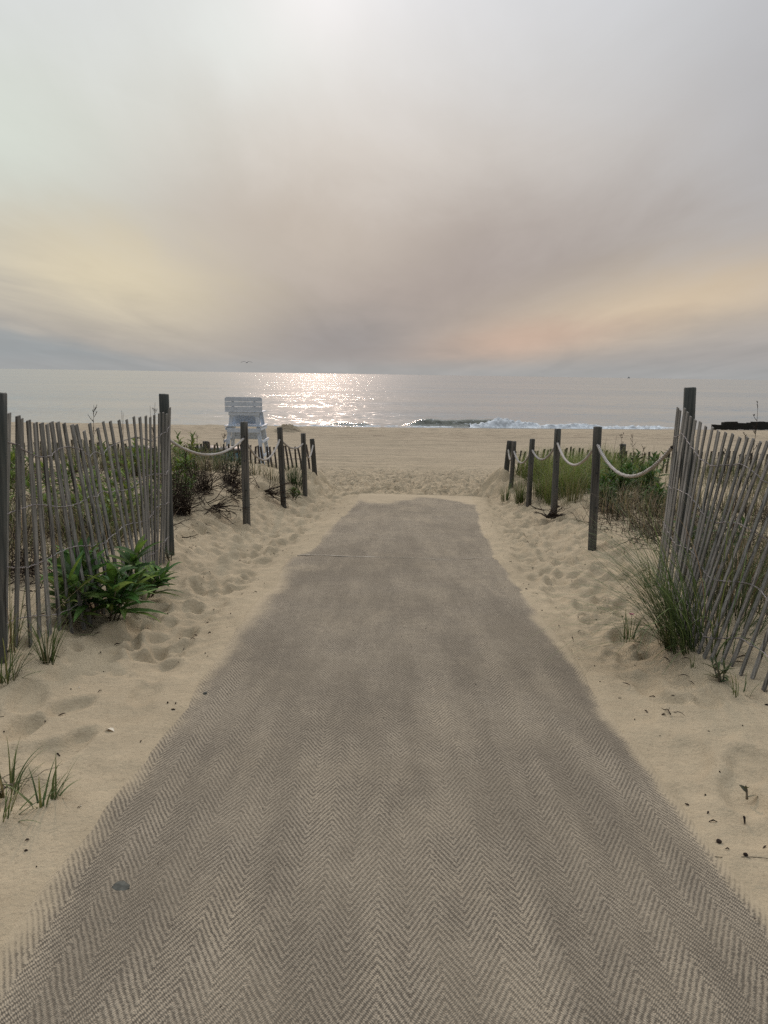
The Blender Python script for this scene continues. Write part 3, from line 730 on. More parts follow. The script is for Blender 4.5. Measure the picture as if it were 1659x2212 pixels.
# ------------------------------------------------------------------ vegetation
def tint(c, v=.2):
    k = random.uniform(1 - v, 1 + v); return (c[0] * k * random.uniform(.9, 1.15), c[1] * k, c[2] * k * random.uniform(.8, 1.2), 1)
GREENS = [(.12, .165, .05), (.15, .20, .06), (.09, .14, .045), (.19, .22, .08)]
YEL = [(.17, .19, .06), (.22, .21, .09), (.13, .17, .045)]
STRAW = [(.34, .28, .17), (.27, .22, .13)]
DEEP = [(.065, .15, .03), (.09, .19, .035), (.05, .11, .025), (.14, .23, .045)]
def blade(b, root, az, L, lean, droop, w, col, seg=6, curl=0.0):
    p = Vector(root); a = lean; vs = []; cs = []; hd = Vector((math.cos(az), math.sin(az), 0)); side = Vector((-math.sin(az), math.cos(az), 0))
    for i in range(seg + 1):
        s = i / seg; ww = w * (1 - s ** 1.6) * .5 + .0004
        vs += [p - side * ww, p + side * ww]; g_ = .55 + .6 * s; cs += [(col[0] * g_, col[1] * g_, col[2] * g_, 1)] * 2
        p = p + (hd * math.sin(a) + Vector((0, 0, 1)) * math.cos(a)) * (L / seg); a += droop / seg * (.4 + 1.2 * s); 
        hd = (hd + side * curl / seg).normalized()
    b.add(vs, [(2 * i, 2 * i + 1, 2 * i + 3, 2 * i + 2) for i in range(seg)], cs)
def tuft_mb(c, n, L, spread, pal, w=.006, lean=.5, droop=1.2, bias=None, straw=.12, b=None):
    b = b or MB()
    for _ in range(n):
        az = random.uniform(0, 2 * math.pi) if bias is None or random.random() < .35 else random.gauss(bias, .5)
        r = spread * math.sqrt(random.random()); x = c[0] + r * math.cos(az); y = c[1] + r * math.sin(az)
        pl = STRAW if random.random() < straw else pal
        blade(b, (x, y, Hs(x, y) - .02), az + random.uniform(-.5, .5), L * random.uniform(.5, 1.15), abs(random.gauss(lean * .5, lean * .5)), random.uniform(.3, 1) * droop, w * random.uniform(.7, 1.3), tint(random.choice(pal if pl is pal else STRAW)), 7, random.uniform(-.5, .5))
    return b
def tuft(px, n, L, spread, label, pal=GREENS, group='beach grass tufts', w=.006, lean=.5, droop=1.2, bias=None, straw=.12, pos=None):
    c = pos or ground(*px); o = tuft_mb(c, n, L, spread, pal, w, lean, droop, bias, straw).build('grass_tuft', M['grass'], None, False, origin=c)
    return setp(o, label, 'grass tuft', group)
def leaf(b, p, d, L, w, droop, col, up=Vector((0, 0, 1)), seg=5):
    d = Vector(d).normalized(); p = Vector(p); vs = []; cs = []; side = d.cross(up)
    side = side.normalized() if side.length > 1e-4 else Vector((1, 0, 0)); roll = random.uniform(-.5, .5)
    for i in range(seg + 1):
        s = i / seg; ww = w * .5 * (math.sin(math.pi * min(1, .10 + s * .9) ** .8) ** .9 if s < 1 else .02) + .0005
        nrm = side.cross(d).normalized(); sd = side * math.cos(roll) + nrm * math.sin(roll)
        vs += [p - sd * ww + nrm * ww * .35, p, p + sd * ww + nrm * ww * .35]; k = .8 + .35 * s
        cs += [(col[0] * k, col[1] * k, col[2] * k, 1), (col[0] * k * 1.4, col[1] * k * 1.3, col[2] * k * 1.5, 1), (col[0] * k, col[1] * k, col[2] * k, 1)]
        p = p + d * (L / seg); d = (d + Vector((0, 0, -1)) * (droop / seg) * (.5 + s)).normalized()
    fs = []
    for i in range(seg): fs += [(3 * i, 3 * i + 1, 3 * i + 4, 3 * i + 3), (3 * i + 1, 3 * i + 2, 3 * i + 5, 3 * i + 4)]
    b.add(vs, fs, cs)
def goldenrod(px, nst, Hh, spread, label, pal=DEEP, LL=.17, W=.034, pos=None, group='leafy goldenrod plants', nl=16, lo=.15):
    c = pos or ground(*px); o = empty('goldenrod', c, label, 'plant', group); st = MB(); lf = MB()
    for _ in range(nst):
        az = random.uniform(0, 2 * math.pi); r = spread * math.sqrt(random.random()); h = Hh * random.uniform(.6, 1.1)
        x, y = c.x + r * .35 * math.cos(az), c.y + r * .35 * math.sin(az); p0 = Vector((x, y, Hs(x, y) - .03)); tip = Vector((c.x + r * math.cos(az), c.y + r * math.sin(az), p0.z + h))
        mid = lerp(p0, tip, .5) + Vector((0, 0, h * .1)); P = [p0, lerp(p0, mid, .5), mid, lerp(mid, tip, .5), tip]
        st.tube(P, [.006, .005, .0045, .004, .003], 5)
        for k in range(nl):
            s = lo + (1 - lo) * (k / (nl - 1)); q = lerp(p0, mid, s * 2) if s < .5 else lerp(mid, tip, s * 2 - 1)
            a = k * 2.4 + random.uniform(-.4, .4); el = random.uniform(-.1, .5) + s * .7
            leaf(lf, q, (math.cos(a) * math.cos(el), math.sin(a) * math.cos(el), math.sin(el)), LL * random.uniform(.6, 1.15) * (1 - .35 * s * s), W * random.uniform(.7, 1.2), random.uniform(.4, 1.3), tint(random.choice(pal), .3))
    st.build('stem', M['dry'], o, True, origin=c); lf.build('foliage', M['leaf'], o, False, origin=c); return o
def stalk(base, H_, label, lean=0.0, head=True, group='dead seed stalks', mat='twig', rad=.004, nb=5):
    b = MB(); base = Vector(base); az = random.uniform(0, 6.28); P = []
    for i in range(9):
        s = i / 8; P.append(base + Vector((lean * s * s + .018 * math.sin(s * 7 + az), .02 * math.sin(s * 5 + az), H_ * s - .03)))
    b.tube(P, [rad * (1.25 - .9 * i / 8) for i in range(9)], 5)
    if head:
        for k in range(nb * 3):
            s = random.uniform(.5, 1); i = min(7, int(s * 8)); q = lerp(P[i], P[i + 1], s * 8 - i); a = random.uniform(0, 6.28); l = random.uniform(.03, .10) * (1.25 - .6 * s)
            e = q + Vector((math.cos(a) * l * .7, math.sin(a) * l * .7, l)); b.tube([q, lerp(q, e, .5) + Vector((0, 0, -.006)), e], [.0026, .002, .0012], 4)
            for _ in range(3):
                c_ = lerp(q, e, random.uniform(.4, 1)); b.tube([c_, c_ + Vector((random.uniform(-.012, .012), random.uniform(-.012, .012), random.uniform(.004, .016)))], [.0035, .001], 4)
    return setp(b.build('dead_stalk', M[mat], None, True, origin=base), label, 'dead plant', group)
def brush(px, n, L, spread, label, name='driftwood', cat='driftwood', mat='twig', up=.25, bias=None, rad=.006, pos=None, group=None, fork=2):
    c = pos or ground(*px); b = MB()
    for _ in range(n):
        az = random.uniform(0, 6.28) if bias is None or random.random() < .3 else random.gauss(bias, .35)
        r = spread * random.random(); x, y = c.x + r * math.cos(az + 2), c.y + r * math.sin(az + 2) * .6; p = Vector((x, y, Hs(x, y) + random.uniform(0, .05)))
        l = L * random.uniform(.35, 1); P = [p]; el = random.uniform(-.05, up * 2); seg = 6
        for i in range(seg):
            az += random.gauss(0, .3); el += random.gauss(0, .2); p = p + Vector((math.cos(az) * math.cos(el), math.sin(az) * math.cos(el), math.sin(el))) * (l / seg)
            p.z = max(p.z, Hs(p.x, p.y) + .004); P.append(p)
        rr = rad * random.uniform(.5, 1.2); b.tube(P, [rr * (1.1 - .75 * i / seg) for i in range(seg + 1)], 5)
        for _ in range(fork):
            i = random.randint(1, seg - 1); q = P[i]; a = az + random.uniform(-1.3, 1.3); e = q + Vector((math.cos(a), math.sin(a), random.uniform(-.1, .6))) * l * .25
            e.z = max(e.z, Hs(e.x, e.y) + .003); b.tube([q, lerp(q, e, .5), e], [rr * .6, rr * .45, rr * .2], 4)
    return setp(b.build(name, M[mat], None, True, origin=c), label, cat, group)

# near left
goldenrod((228, 1318), 13, .40, .40, 'large dark green leafy plant pushing through the near left fence', LL=.33, W=.054, nl=14)
goldenrod((312, 1279), 5, .20, .17, 'smaller dark leafy plant at the corner end of the near left fence', LL=.24, W=.046, nl=11)
goldenrod((146, 1335), 4, .22, .16, 'yellow green leafy plant at the left of the large dark one', [(.09, .14, .03), (.12, .17, .04)], LL=.20, W=.045, nl=8)
goldenrod((368, 1205), 4, .10, .09, 'small fine leaved sprig by the last picket of the left fence', [(.045, .08, .03)], LL=.05, W=.010, nl=12)
tuft((102, 1428), 34, .36, .035, 'upright grass tuft in front of the left fence', w=.007, lean=.45, droop=1.0)
tuft((8, 1462), 46, .34, .06, 'spreading grass tuft cut by the left frame edge below the fence', w=.006, lean=.8, droop=1.3)
tuft((20, 1400), 40, .62, .10, 'pale arching grass at the foot of the left edge post', YEL, w=.005, lean=.9, droop=1.7, straw=.4)
tuft((18, 1703), 26, .20, .05, 'short grass tuft on the sand at the left edge, upper of three', w=.008, lean=.8, droop=1.4, straw=.3)
tuft((90, 1742), 15, .18, .05, 'small grass sprout farthest from the left edge, beside the mat', w=.009, lean=.7, droop=1.3, straw=.15)
tuft((114, 1727), 9, .22, .02, 'few blade grass sprout arching right toward the mat', w=.007, lean=.8, droop=1.0, bias=.4, straw=.0)
tuft((-6, 1775), 14, .24, .04, 'sparse grass sprout at the left edge, lowest of three', w=.007, lean=1.1, droop=1.0, bias=.1)
# near right
cR = ground(1535, 1380)
tuft((1535, 1380), 300, 1.05, .30, 'big arching clump of beach grass growing through the right fence', [(.13, .19, .065), (.18, .24, .09), (.10, .15, .05)], w=.007, lean=.85, droop=2.0, bias=math.pi, straw=.08)
tuft((1470, 1330), 45, .6, .14, 'arching pale grass spilling out between the far pickets of the right fence', [(.15, .20, .07), (.20, .25, .10)], w=.006, lean=.8, droop=1.8, bias=2.9, straw=.12)
tuft(None, 130, .9, .18, 'tall grass standing behind the slumped right fence', [(.09, .11, .05), (.12, .13, .06)], w=.005, lean=.4, droop=1.2, straw=.25, pos=Vector((cR.x + .30, cR.y + .35, Hs(cR.x + .3, cR.y + .35))))
tuft((1357, 1378), 40, .20, .05, 'low grass tuft with a pink flower beside it on the right sand', w=.006, lean=1.2, droop=.9)
tuft((1446, 1398), 14, .26, .03, 'thin grass sprout between the pink flower and the right fence', w=.007, lean=.5, droop=1.1, bias=2.6)
tuft((1411, 1268), 40, .34, .06, 'grass tuft at the far foot of the right fence', YEL, w=.005, lean=.6, droop=1.3, bias=2.9, straw=.3)
tuft((1497, 1445), 6, .10, .01, 'tiny single grass sprout on bare sand by the right fence', w=.006, lean=.3, droop=.5)
goldenrod((1563, 1472), 4, .13, .10, 'red stemmed seedling under the right fence pickets', [(.07, .10, .03)], LL=.10, W=.016, nl=7)
tuft((1600, 1500), 12, .16, .05, 'sparse grass at the lowest pickets of the right fence', w=.005, lean=1.0, droop=.8)
f_ = ground(1362, 1352); f_ = f_ + Vector((0, 0, 0)); b = MB(); hc_ = f_ + Vector((0, 0, .075))
b.tube([f_, lerp(f_, hc_, .5) + Vector((.006, 0, 0)), hc_], .0015, 5); fl = empty('flower', f_, 'small pink flower on a thin stem in the right sand', 'flower'); b.build('stem', M['dry'], fl, True, origin=f_)
b = MB()
for k in range(6):
    a = k * 1.05; leaf(b, hc_, (math.cos(a), math.sin(a), .45), .022, .016, .8, (.4, .05, .2))
b.build('petals', M['pink'], fl, False, origin=f_)

# dune vegetation behind the left fence
lefts = [((-3.2, 8.9), 9, .5, .4), ((-4.1, 9.6), 10, .55, .5), ((-2.7, 8.3), 7, .42, .35), ((-4.6, 8.4), 8, .5, .4), ((-3.6, 10.8), 10, .5, .5), ((-5.3, 10.4), 10, .55, .5)]
lefts += [((-2.75, 7.4), 9, .45, .4), ((-3.3, 7.9), 10, .5, .45), ((-3.9, 7.2), 8, .45, .4), ((-2.9, 9.9), 9, .5, .45), ((-4.7, 9.3), 10, .55, .5), ((-6.0, 9.0), 10, .55, .5), ((-3.1, 12.0), 9, .5, .5)]
names = ['yellow green goldenrod seen between the middle pickets of the left fence', 'tall yellow green plant behind the left fence, farther back', 'leafy plant behind the right end pickets of the left fence',
         'goldenrod behind the leftmost pickets of the near left fence', 'goldenrod on the left dune in front of the blue barrels', 'bushy plant far left on the dune behind the fence',
         'leafy plant close behind the right part of the left fence', 'broad yellow green plant behind the dry twigs of the left fence', 'plant low behind the second wire of the left fence', 'leafy plant just left of the big fence post, seen through thin gaps',
         'tall plant behind the left third of the near fence', 'outermost leafy plant by the left frame edge behind the fence', 'plant on the back of the left dune by the low fence']
for (xy, ns, h, sp), nm in zip(lefts, names): goldenrod(None, ns, h, sp, nm, [(.14, .21, .035), (.19, .25, .05), (.10, .16, .03)], LL=.18, W=.034, pos=Vector((xy[0], xy[1], Hs(*xy))), nl=18)
for px, ns, h, sp, nm, pal in [((395, 1078), 6, .34, .24, 'bright green plant on the left dune right behind the big fence post', [(.10, .17, .03), (.07, .13, .025)]),
        ((420, 1030), 6, .38, .28, 'green plant under the first sag of the left rope', [(.075, .13, .03)]), ((632, 1072), 4, .16, .18, 'small rosette plant between the second and third left rope posts', [(.075, .11, .03)]),
        ((500, 1022), 7, .34, .3, 'grey green plant in front of the low left fence', [(.07, .105, .045)])]:
    goldenrod(px, ns, h, sp, nm, pal, LL=.14, W=.026, nl=16)
tuft((635, 1046), 150, .42, .15, 'dense dark grass tuft between the last two left rope posts', [(.04, .075, .025), (.05, .09, .03)], w=.006, lean=.45, droop=.9, straw=.05)
tuft((585, 1036), 90, .34, .18, 'pale grass tuft behind the second left rope post', [(.12, .14, .08), (.09, .11, .05)], w=.005, lean=.6, droop=1.0, straw=.35)
tuft((470, 1015), 90, .36, .25, 'blue green grass under the left rope, near the barrels', [(.07, .11, .07), (.09, .13, .07)], w=.006, lean=.6, droop=1.1, straw=.2)
tuft((548, 1026), 80, .34, .2, 'thin dune grass just right of the nearest left post', [(.08, .105, .05)], w=.005, lean=.6, droop=1.1, straw=.35)
def grass_field(name, label, boxes, seed):
    b = MB()
    for (x0, x1, y0, y1, n, L, pal, st) in boxes:
        for _ in range(n):
            x = random.uniform(x0, x1); y = random.uniform(y0, y1)
            if fbm(x * 1.1, y * 1.1, 2, seed) < -.12: continue
            for _ in range(5):
                blade(b, (x + random.gauss(0, .03), y + random.gauss(0, .03), Hs(x, y) - .02), random.uniform(0, 6.28), L * random.uniform(.5, 1.1), abs(random.gauss(.2, .25)), random.uniform(.4, 1.5), random.uniform(.004, .007), tint(random.choice(STRAW if random.random() < st else pal)), 5)
    setp(b.build(name, M['grass'], None, False), label, None, None, 'stuff')
grass_field('dune_grass', 'mixed grass and dry stems on the left dune', [(-8.5, -1.9, 12.2, 14.4, 1100, .42, [(.07, .10, .035), (.10, .13, .05)], .35), (-6.5, -2.5, 7.2, 12.4, 1500, .42, [(.08, .12, .03), (.12, .15, .05)], .45), (-3.8, -2.3, 5.6, 8.4, 260, .4, YEL, .6)], 5)
grass_field('dune_grass', 'dense bright green grass on the right dune inside the ropes', [(2.45, 4.3, 11.4, 14.3, 1300, .58, [(.20, .26, .06), (.26, .30, .085), (.16, .23, .05)], .14), (3.9, 8.6, 9.5, 14.2, 1100, .5, [(.09, .12, .04), (.12, .15, .06)], .4),
        (2.7, 5.8, 5.2, 10.4, 1100, .45, [(.08, .10, .04)], .6), (2.2, 3.6, 3.9, 6.0, 150, .5, [(.08, .10, .04)], .5)], 8)
def undergrowth(label, box, n, seed):
    b = MB(); x0, x1, y0, y1 = box
    for _ in range(n):
        x = random.uniform(x0, x1); y = random.uniform(y0, y1)
        if fbm(x * .9, y * .9, 2, seed) < -.18: continue
        a = random.uniform(0, 6.28); el = abs(random.gauss(.5, .5)); L = random.uniform(.12, .42); p = Vector((x, y, Hs(x, y) - .01))
        d = Vector((math.cos(a) * math.cos(el), math.sin(a) * math.cos(el), math.sin(el))); q = p + d * L * .5 + Vector((random.gauss(0, .02), random.gauss(0, .02), .02)); e = p + d * L + Vector((random.gauss(0, .05), random.gauss(0, .05), -.02))
        e.z = max(e.z, Hs(e.x, e.y) + .004); rr = random.uniform(.0018, .004); b.tube([p, q, e], [rr, rr * .8, rr * .4], 4, cap=False)
    setp(b.build('dry_undergrowth', M['twig'], None, False), label, None, None, 'stuff')
undergrowth('dark dry stems and twigs covering the left dune', (-6.5, -2.3, 5.2, 12.0), 3400, 7)
undergrowth('dark dry stems and twigs covering the right dune behind the fence', (2.45, 6.0, 4.2, 9.6), 3000, 9)
# right dune plants
for px, ns, h, sp, nm in [((1325, 1085), 12, .55, .40, 'large leafy goldenrod under the first sag of the right rope'), ((1395, 1072), 10, .60, .36, 'tall dark goldenrod behind the right rope, nearer the big post'),
        ((1305, 1092), 7, .30, .22, 'low bright goldenrod at the right of the nearest right post'), ((1425, 1105), 8, .34, .28, 'drooping leafy plant touching the right fence post'),
        ((1375, 1040), 10, .5, .4, 'goldenrod at the back of the right dune by the low fence')]:
    goldenrod(px, ns, h, sp, nm, [(.05, .11, .02), (.075, .145, .028), (.04, .085, .018), (.10, .17, .04)], LL=.19, W=.038, nl=18)
tuft((1092, 1080), 60, .34, .07, 'separate grass tuft leftmost on the right dune edge', [(.10, .145, .04), (.13, .17, .05)], lean=.35, droop=.9)
tuft((1124, 1083), 110, .42, .09, 'upright green grass tuft between the third and fourth right posts', [(.10, .145, .035), (.13, .17, .05)], lean=.3, droop=.8)
tuft((1235, 1085), 130, .52, .16, 'yellowish grass clump between the two nearest right posts', YEL, w=.005, lean=.4, droop=1.2, straw=.25)
tuft((1172, 1070), 120, .5, .16, 'green grass clump behind the third right post', [(.10, .15, .035), (.13, .17, .05)], w=.005, lean=.35, droop=1.1)
for xy, ns, nm in [((3.3, 5.4), 8, 'green plant behind the pickets at the right frame edge'), ((2.75, 6.3), 9, 'leafy plant behind the middle of the right fence'), ((3.9, 6.9), 9, 'leafy plant topping the dune at the far right edge')]:
    goldenrod(None, ns, .45, .35, nm, [(.05, .095, .02), (.08, .13, .03)], LL=.16, W=.03, pos=Vector((xy[0], xy[1], Hs(*xy))), nl=18)
# dead shrubs and stalks
for px, nm, n_, L_ in [((390, 1110), 'dark twiggy dead bush right of the left fence end', 150, .6), ((440, 1062), 'dead twig bush on the left sand mound', 90, .5), ((505, 1050), 'dead twigs standing beside the nearest left post', 120, .46)]:
    brush(px, n_, L_, .16, nm, 'dead_bush', 'dead bush', 'twig', .75, None, .0042, group='dead twig bushes on the dunes')
for xy, nm in [((2.55, 5.9), 'grey dead bush behind the right fence pickets'), ((3.2, 7.2), 'dry brown bush on the right dune beyond the fence'), ((2.9, 5.0), 'dry brown bush behind the lowest pickets of the right fence'), ((3.5, 6.1), 'dead bush at the right frame edge behind the fence'), ((2.6, 7.4), 'dead bush between the right rope sag and the fence post')]:
    brush(None, 55, .45, .35, nm, 'dead_bush', 'dead bush', 'dry', .8, None, .0034, pos=Vector((xy[0], xy[1], Hs(*xy))), group='dead twig bushes on the dunes')
for k_, (xy, nm) in enumerate((((-2.75, 5.6), 'dry twigs on the sand behind the left fence pickets'), ((-2.9, 7.0), 'tangle of dead stems behind the middle of the left fence'), ((-3.4, 6.2), 'dead stems on the dune behind the left fence, farther left'))):
    brush(None, 90, .5, .35, nm, 'dead_bush', 'dead bush', 'twig', .55, None, .0035, pos=Vector((xy[0], xy[1], Hs(*xy))), group='dead twig bushes on the dunes')
brush((460, 1100), 26, .55, .12, 'dark root branches sticking out of the left sand mound', bias=-.9, up=.05)
brush((500, 1072), 24, .5, .25, 'flat tangle of dead branches left of the nearest post', bias=.2, up=.1)
brush((575, 1068), 30, .6, .15, 'dark driftwood branch between the first two left posts', bias=-.3, up=.08)
brush((1188, 1120), 30, .30, .10, 'black root clump at the foot of the second right post', bias=-.5, up=.25, rad=.009)
brush((1175, 1108), 4, .75, .03, 'long bare twigs reaching left from the root clump', name='twig', cat='twig', bias=2.8, up=.15, rad=.005)
brush((1325, 1108), 34, .34, .14, 'dark dead roots right of the nearest right post', up=.25, rad=.008)
brush((1370, 1085), 16, .9, .3, 'grey dead branches lying under the right goldenrod', bias=.2, up=.1, rad=.006)
brush((393, 1172), 1, .32, .01, 'bare stick lying on the sand beside the left fence end', name='stick', cat='stick', bias=-.2, up=0, rad=.005, fork=1)
brush((445, 1172 - 30), 1, .14, .01, 'short thin stick on the sand below the left mound', name='stick', cat='stick', bias=-.2, up=0, rad=.004, fork=0)
brush((1455, 1550), 2, .16, .02, 'forked twig on the sand right of the mat', name='twig', cat='twig', bias=.2, up=.15, rad=.003, fork=1)
brush((1215 + 20, 1452 - 60), 1, .10, .01, 'short dark twig in the trampled right sand', name='twig', cat='twig', bias=.3, up=.02, rad=.003, fork=1)
brush((1600, 1885), 1, .42, .01, 'long dry grass stem lying at the lower right edge', name='dry_stem', cat='dry stem', mat='dry', bias=-.5, up=.02, rad=.0022, fork=0)
brush((1545, 1862), 1, .16, .01, 'curved pale stem lying just right of the mat edge', name='dry_stem', cat='dry stem', mat='dry', bias=.4, up=.02, rad=.0022, fork=0)
brush((10, 1572), 1, .40, .01, 'dark dry stem reaching in from the left frame edge', name='dry_stem', cat='dry stem', mat='twig', bias=-.7, up=.05, rad=.0028, fork=0)
brush((22, 1712), 14, .24, .06, 'flattened dead grass around the left edge tuft', name='dead_grass', cat='dead grass', mat='dry', up=.05, rad=.0018, fork=0)
goldenrod((1617, 1712), 1, .05, .01, 'tiny two leaved seedling on the right sand', [(.07, .08, .04)], LL=.045, W=.018, nl=3)
S_ = [(205, 868, 7.6, 'tall dark feathery stalk standing out above the left fence', 1), (255, 880, 7.8, 'thin bent stalk right of the feathery one', 0), (270, 885, 8.0, 'curved bare stalk above the left fence', 0), (328, 862, 7.6, 'reddish seed stalk beside the big left post', 1),
      (318, 870, 7.8, 'bare stalk just left of the reddish seed stalk', 0), (400, 945, 9.5, 'dark curled stalk right of the big left post', 1), (413, 925, 10.0, 'slim dark stalk under the left rope', 0), (425, 930, 10.4, 'seed stalk between the rope and the chair', 1), (484, 930, 11.0, 'branching dead stalk left of the chair legs', 1),
      (1312, 940, 11.5, 'short curved stalk right of the nearest right post', 0), (1330, 935, 11.0, 'bare upright stalk on the right dune', 0), (1346, 935, 10.8, 'thick dark stalk on the right dune, tallest there', 1), (1368, 940, 11.0, 'seed headed stalk on the right dune', 1), (1385, 960, 10.5, 'hooked dead stalk by the right rope', 1), (1415, 958, 10.0, 'stalk left of the right fence post', 0),
      (1637, 868, 6.6, 'single tall stalk with a star shaped head at the right edge', 1), (1575, 935, 7.2, 'curled dead leaf stalk above the right fence', 1), (1605, 930, 7.0, 'dead stalk near the right edge, under the groyne', 1)]
for px, py, y, nm, hd in S_:
    t = at_y(px, py, y); gz_ = Hs(t.x, y); stalk((t.x, y, gz_), t.z - gz_, nm, random.uniform(-.03, .03), bool(hd))

# ------------------------------------------------------------------ bits and pieces
def pebble(px, r, label, mat, name='pebble', cat='pebble', flat=.5, dz=.0):
    c = ground(*px); c.z = float(full_ground(c.x, c.y)) + dz; bm = bmesh.new(); bmesh.ops.create_icosphere(bm, subdivisions=2, radius=r)
    for v in bm.verts:
        k = 1 + .5 * (vnoise(v.co.x / r * 1.3 + px[0], v.co.y / r * 1.3 + v.co.z / r, 3)); v.co = Vector((v.co.x * k, v.co.y * k * .8, v.co.z * k * flat))
    me = bpy.data.meshes.new(name); bm.to_mesh(me); bm.free(); me.materials.append(M[mat]); me.polygons.foreach_set('use_smooth', [True] * len(me.polygons))
    o = bpy.data.objects.new(name, me); o.location = c; o.rotation_euler = (0, 0, random.uniform(0, 3)); COL.objects.link(o); return setp(o, label, cat)
sc_ = pebble((262, 1917), .032, 'flat dark grey scrap stuck on the mat near its left edge', 'rubber', 'scrap', 'scrap', .05, 0)
_v = [mat1.data.vertices[k].co for k in range(len(mat1.data.vertices))]; sc_.location = plane_hit(262, 1917)
sc_.location.z = min(_v, key=lambda q_: (q_.x - sc_.location.x) ** 2 + (q_.y - sc_.location.y) ** 2).z + .001
pebble((443, 1506), .014, 'grey pebble on the mat edge at the left', 'rubber', dz=.02)
pebble((1758 * 0 + 1552, 1828), .012, 'dark lump on the right sand beside the mat', 'litter', 'clod', 'clod', .7, .004)
pebble((1590 + 20, 1853), .009, 'second dark lump near the right frame edge', 'litter', 'clod', 'clod', .7, .004)
c = ground(232, 1582); b = MB(); leaf(b, c + Vector((0, 0, .012)), (.9, -.5, .3), .045, .026, 1.0, (.5, .45, .3)); leaf(b, c + Vector((.002, 0, .010)), (.9, -.5, .3), .045, .024, 1.0, (.5, .45, .3))
setp(b.build('shell', M['shell'], None, False, origin=c), 'pale curled shell on the sand left of the mat', 'shell')
b = MB()
def bit(x, y, L, w, mz=0.0):
    z = float(full_ground(x, y)) + mz; a = random.uniform(0, 6.28); d = Vector((math.cos(a), math.sin(a), random.uniform(-.1, .25)))
    p = Vector((x, y, z + w * .6)); b.tube([p, p + d * L * .5 + Vector((0, 0, random.uniform(0, .3) * L)), p + d * L], [w * .5, w, w * .3], 5)
for _ in range(340):
    y = 1.15 + 10.5 * random.random() ** 1.3; l, r = float(mL(y)), float(mR(y)); x = random.choice([l - abs(random.gauss(0, .55)) - .08, r + abs(random.gauss(0, .5)) + .08])
    sz = random.random() ** 2; bit(x, y, .006 + .035 * sz, .0018 + .003 * random.random())
for _ in range(260):
    y = random.uniform(4, 12); s = random.choice((-1, 1)); x = (float(EL(y)) - abs(random.gauss(0, .4)) if s < 0 else float(ER(y)) + abs(random.gauss(0, .4))); bit(x, y, random.uniform(.02, .09), random.uniform(.002, .004))
for _ in range(130):
    y = random.uniform(1.2, 8); x = random.uniform(float(mL(y)), float(mR(y))); bit(x, y, random.uniform(.003, .012), .0016, .026)
setp(b.build('plant_debris', M['litter'], None, False), 'dark scraps of stem and bark scattered over the sand', None, None, 'stuff')
b = MB()
for _ in range(60):
    y = 1.15 + 10 * random.random() ** 1.3; l, r = float(mL(y)), float(mR(y)); x = random.choice([l - abs(random.gauss(0, .55)), r + abs(random.gauss(0, .5))]); bit(x, y, random.uniform(.003, .012), random.uniform(.0015, .004))
setp(b.build('shell_fragments', M['shell'], None, False), 'tiny pale shell fragments scattered over the sand', None, None, 'stuff')

# ------------------------------------------------------------------ light and sky
SUN_AZ, SUN_EL = -5.2, 25.0
sl = bpy.data.lights.new('sun', 'SUN'); sl.energy = .8; sl.angle = R(1.6); sl.color = (1.0, .76, .62)
so = bpy.data.objects.new('sun', sl); COL.objects.link(so)
sd = Vector((math.sin(R(SUN_AZ)) * math.cos(R(SUN_EL)), math.cos(R(SUN_AZ)) * math.cos(R(SUN_EL)), math.sin(R(SUN_EL))))
so.rotation_euler = (-sd).to_track_quat('-Z', 'Y').to_euler(); so.location = sd * 50 + Vector((0, 0, 20))
world = bpy.data.worlds.new('World'); scene.world = world; world.use_nodes = True
g = G(world.node_tree); g.n.clear()
out = g.node('ShaderNodeOutputWorld')
sky = g.node('ShaderNodeTexSky', sky_type='NISHITA'); sky.sun_disc = False; sky.sun_elevation = R(SUN_EL); sky.sun_rotation = R(SUN_AZ); sky.air_density = 1.5; sky.dust_density = 4
bgA = g.node('ShaderNodeBackground'); g.l.new(sky.outputs[0], bgA.inputs[0]); bgA.inputs[1].default_value = .06
D = S(g, g.node('ShaderNodeTexCoord').outputs['Generated'])
x, y, z = g.sep(D)
el = g.m('ARCSINE', z) * 57.2958; az = g.m('ARCTAN2', x, y) * 57.2958
zc = g.m('MAXIMUM', z, .0) + .09
cl = g.vec(x / zc, y / zc, 0.0)
n1 = g.noise(g.vm('MULTIPLY', cl, (1.0, .45, 1)), .9, 5, .55, dist=.5); n2 = g.noise(g.vm('MULTIPLY', cl, (.8, .3, 1)), 2.6, 5, .6, dist=.4)
n3 = g.noise(g.vm('MULTIPLY', cl, (.8, .2, 1)), 1.5, 6, .55, dist=1.2)
wob = (n1 - .5) * 9.0 + (n2 - .5) * 3.5 + (n3 - .5) * 5.0
wob = wob * g.ss(el, 0.0, 11.0, .22, 1.0)
e2 = el + wob * .55; a2 = az + wob * 1.1
st = [(0, (152, 152, 152)), (1.5, (153, 150, 148)), (5, (157, 151, 147)), (10, (171, 164, 159)), (15, (186, 182, 179)), (20, (195, 196, 198)), (26, (203, 206, 212))]
col = g.ramp(e2 / 90.0, [(a / 90, lin(c)) for a, c in st] + [(36 / 90, (1.40, 1.44, 1.50, 1)), (1, (1.30, 1.36, 1.46, 1))])
def blob(col, c, a0, e0, sa, se, w, tilt=0.0):
    da = (a2 - a0) / sa; de = (e2 - e0 - (a2 - a0) * tilt) / se
    return g.mix(g.m('EXPONENT', (da * da + de * de) * -1.0) * w, col, lin(c))
col = blob(col, (196, 204, 196), -27, 14.5, 12, 7.5, .85)
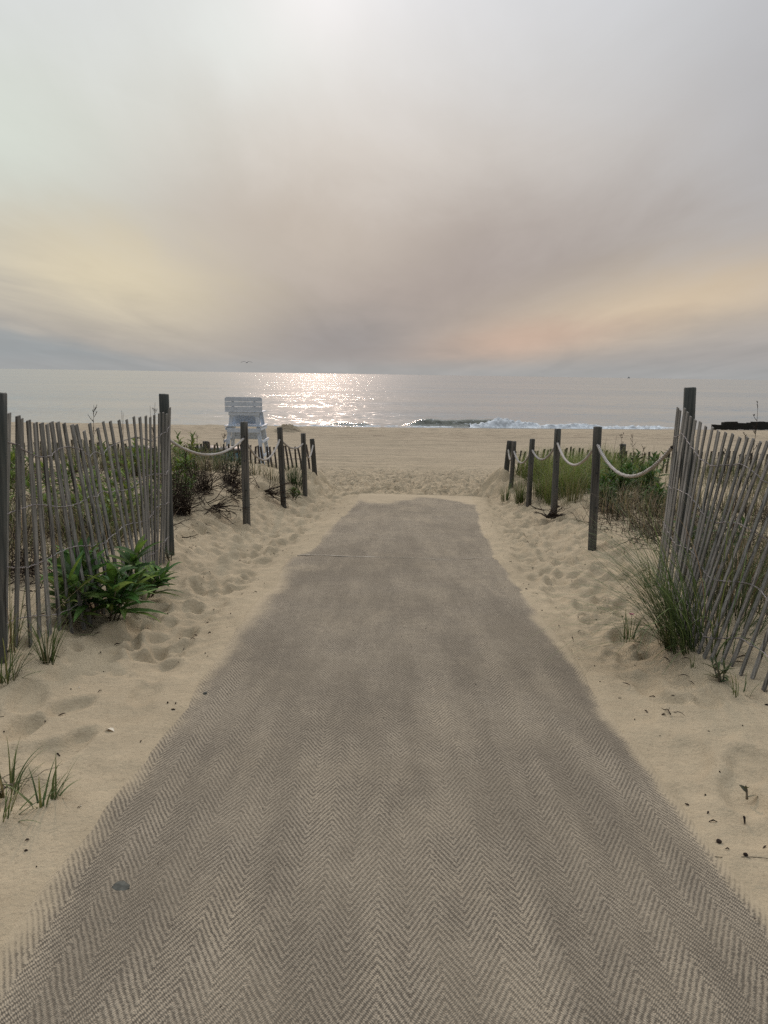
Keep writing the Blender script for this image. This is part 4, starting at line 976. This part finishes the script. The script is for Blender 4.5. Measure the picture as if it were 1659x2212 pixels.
col = blob(col, (208, 217, 216), -12, 21, 7, 4, .5)
col = blob(col, (164, 164, 167), 28, 16, 11, 11, .9)
col = blob(col, (149, 141, 140), 4, 6.5, 10, 4.6, .9, .22)
col = blob(col, (170, 162, 155), -6, 9.5, 9, 2.8, .6, -.12)
col = blob(col, (199, 189, 166), -20, 6.3, 9, 3.3, .95, -.15)
col = blob(col, (194, 177, 154), 21, 5.4, 12, 2.3, .9, .16)
col = blob(col, (186, 161, 146), 10, 2.7, 7, 1.3, .75, .13)
col = blob(col, (134, 133, 136), -3, 2.6, 5.5, 1.9, .8, .05)
lowl = g.ss(e2 + (az + 27.0) * .24, 3.6, 2.4)
col = g.mix(lowl * g.ss(az, -10, -17) * .85, col, lin((140, 147, 151)))
col = g.mix(g.ss(el + wob * .08, 1.4, .1) * .7, col, lin((153, 154, 154)))
sg = g.m('EXPONENT', ((az - SUN_AZ) * (az - SUN_AZ) + (el - SUN_EL) * (el - SUN_EL)) * -.06)
col = g.mix(sg * .3, col, (.90, .88, .91, 1))
col = g.mix(1.0, col, g.vec(*[1.0 + (n2 - .5) * .14 + (n1 - .5) * .14 + (n3 - .5) * .20] * 3), 'MULTIPLY')
back = g.ss(y, .45, -.35) * g.ss(el, 88, 62)
col = g.mix(back * .92, col, (.23, .255, .295, 1))
bgB = g.node('ShaderNodeBackground'); g.put(bgB.inputs[0], col); bgB.inputs[1].default_value = 1.0
mx = g.node('ShaderNodeMixShader'); mx.inputs[0].default_value = .97
g.l.new(bgA.outputs[0], mx.inputs[1]); g.l.new(bgB.outputs[0], mx.inputs[2]); g.l.new(mx.outputs[0], out.inputs[0])
vs = scene.view_settings; vs.view_transform = 'Standard'; vs.look = 'None'; vs.gamma = 1; vs.use_curve_mapping = False; vs.exposure = 0.22
scene.cycles.use_denoising = False
scene.cycles.caustics_reflective = False; scene.cycles.caustics_refractive = False; world.cycles.sampling_method = 'MANUAL'; world.cycles.sample_map_resolution = 1024
scene.cycles.max_bounces = 6; scene.cycles.sample_clamp_indirect = 4
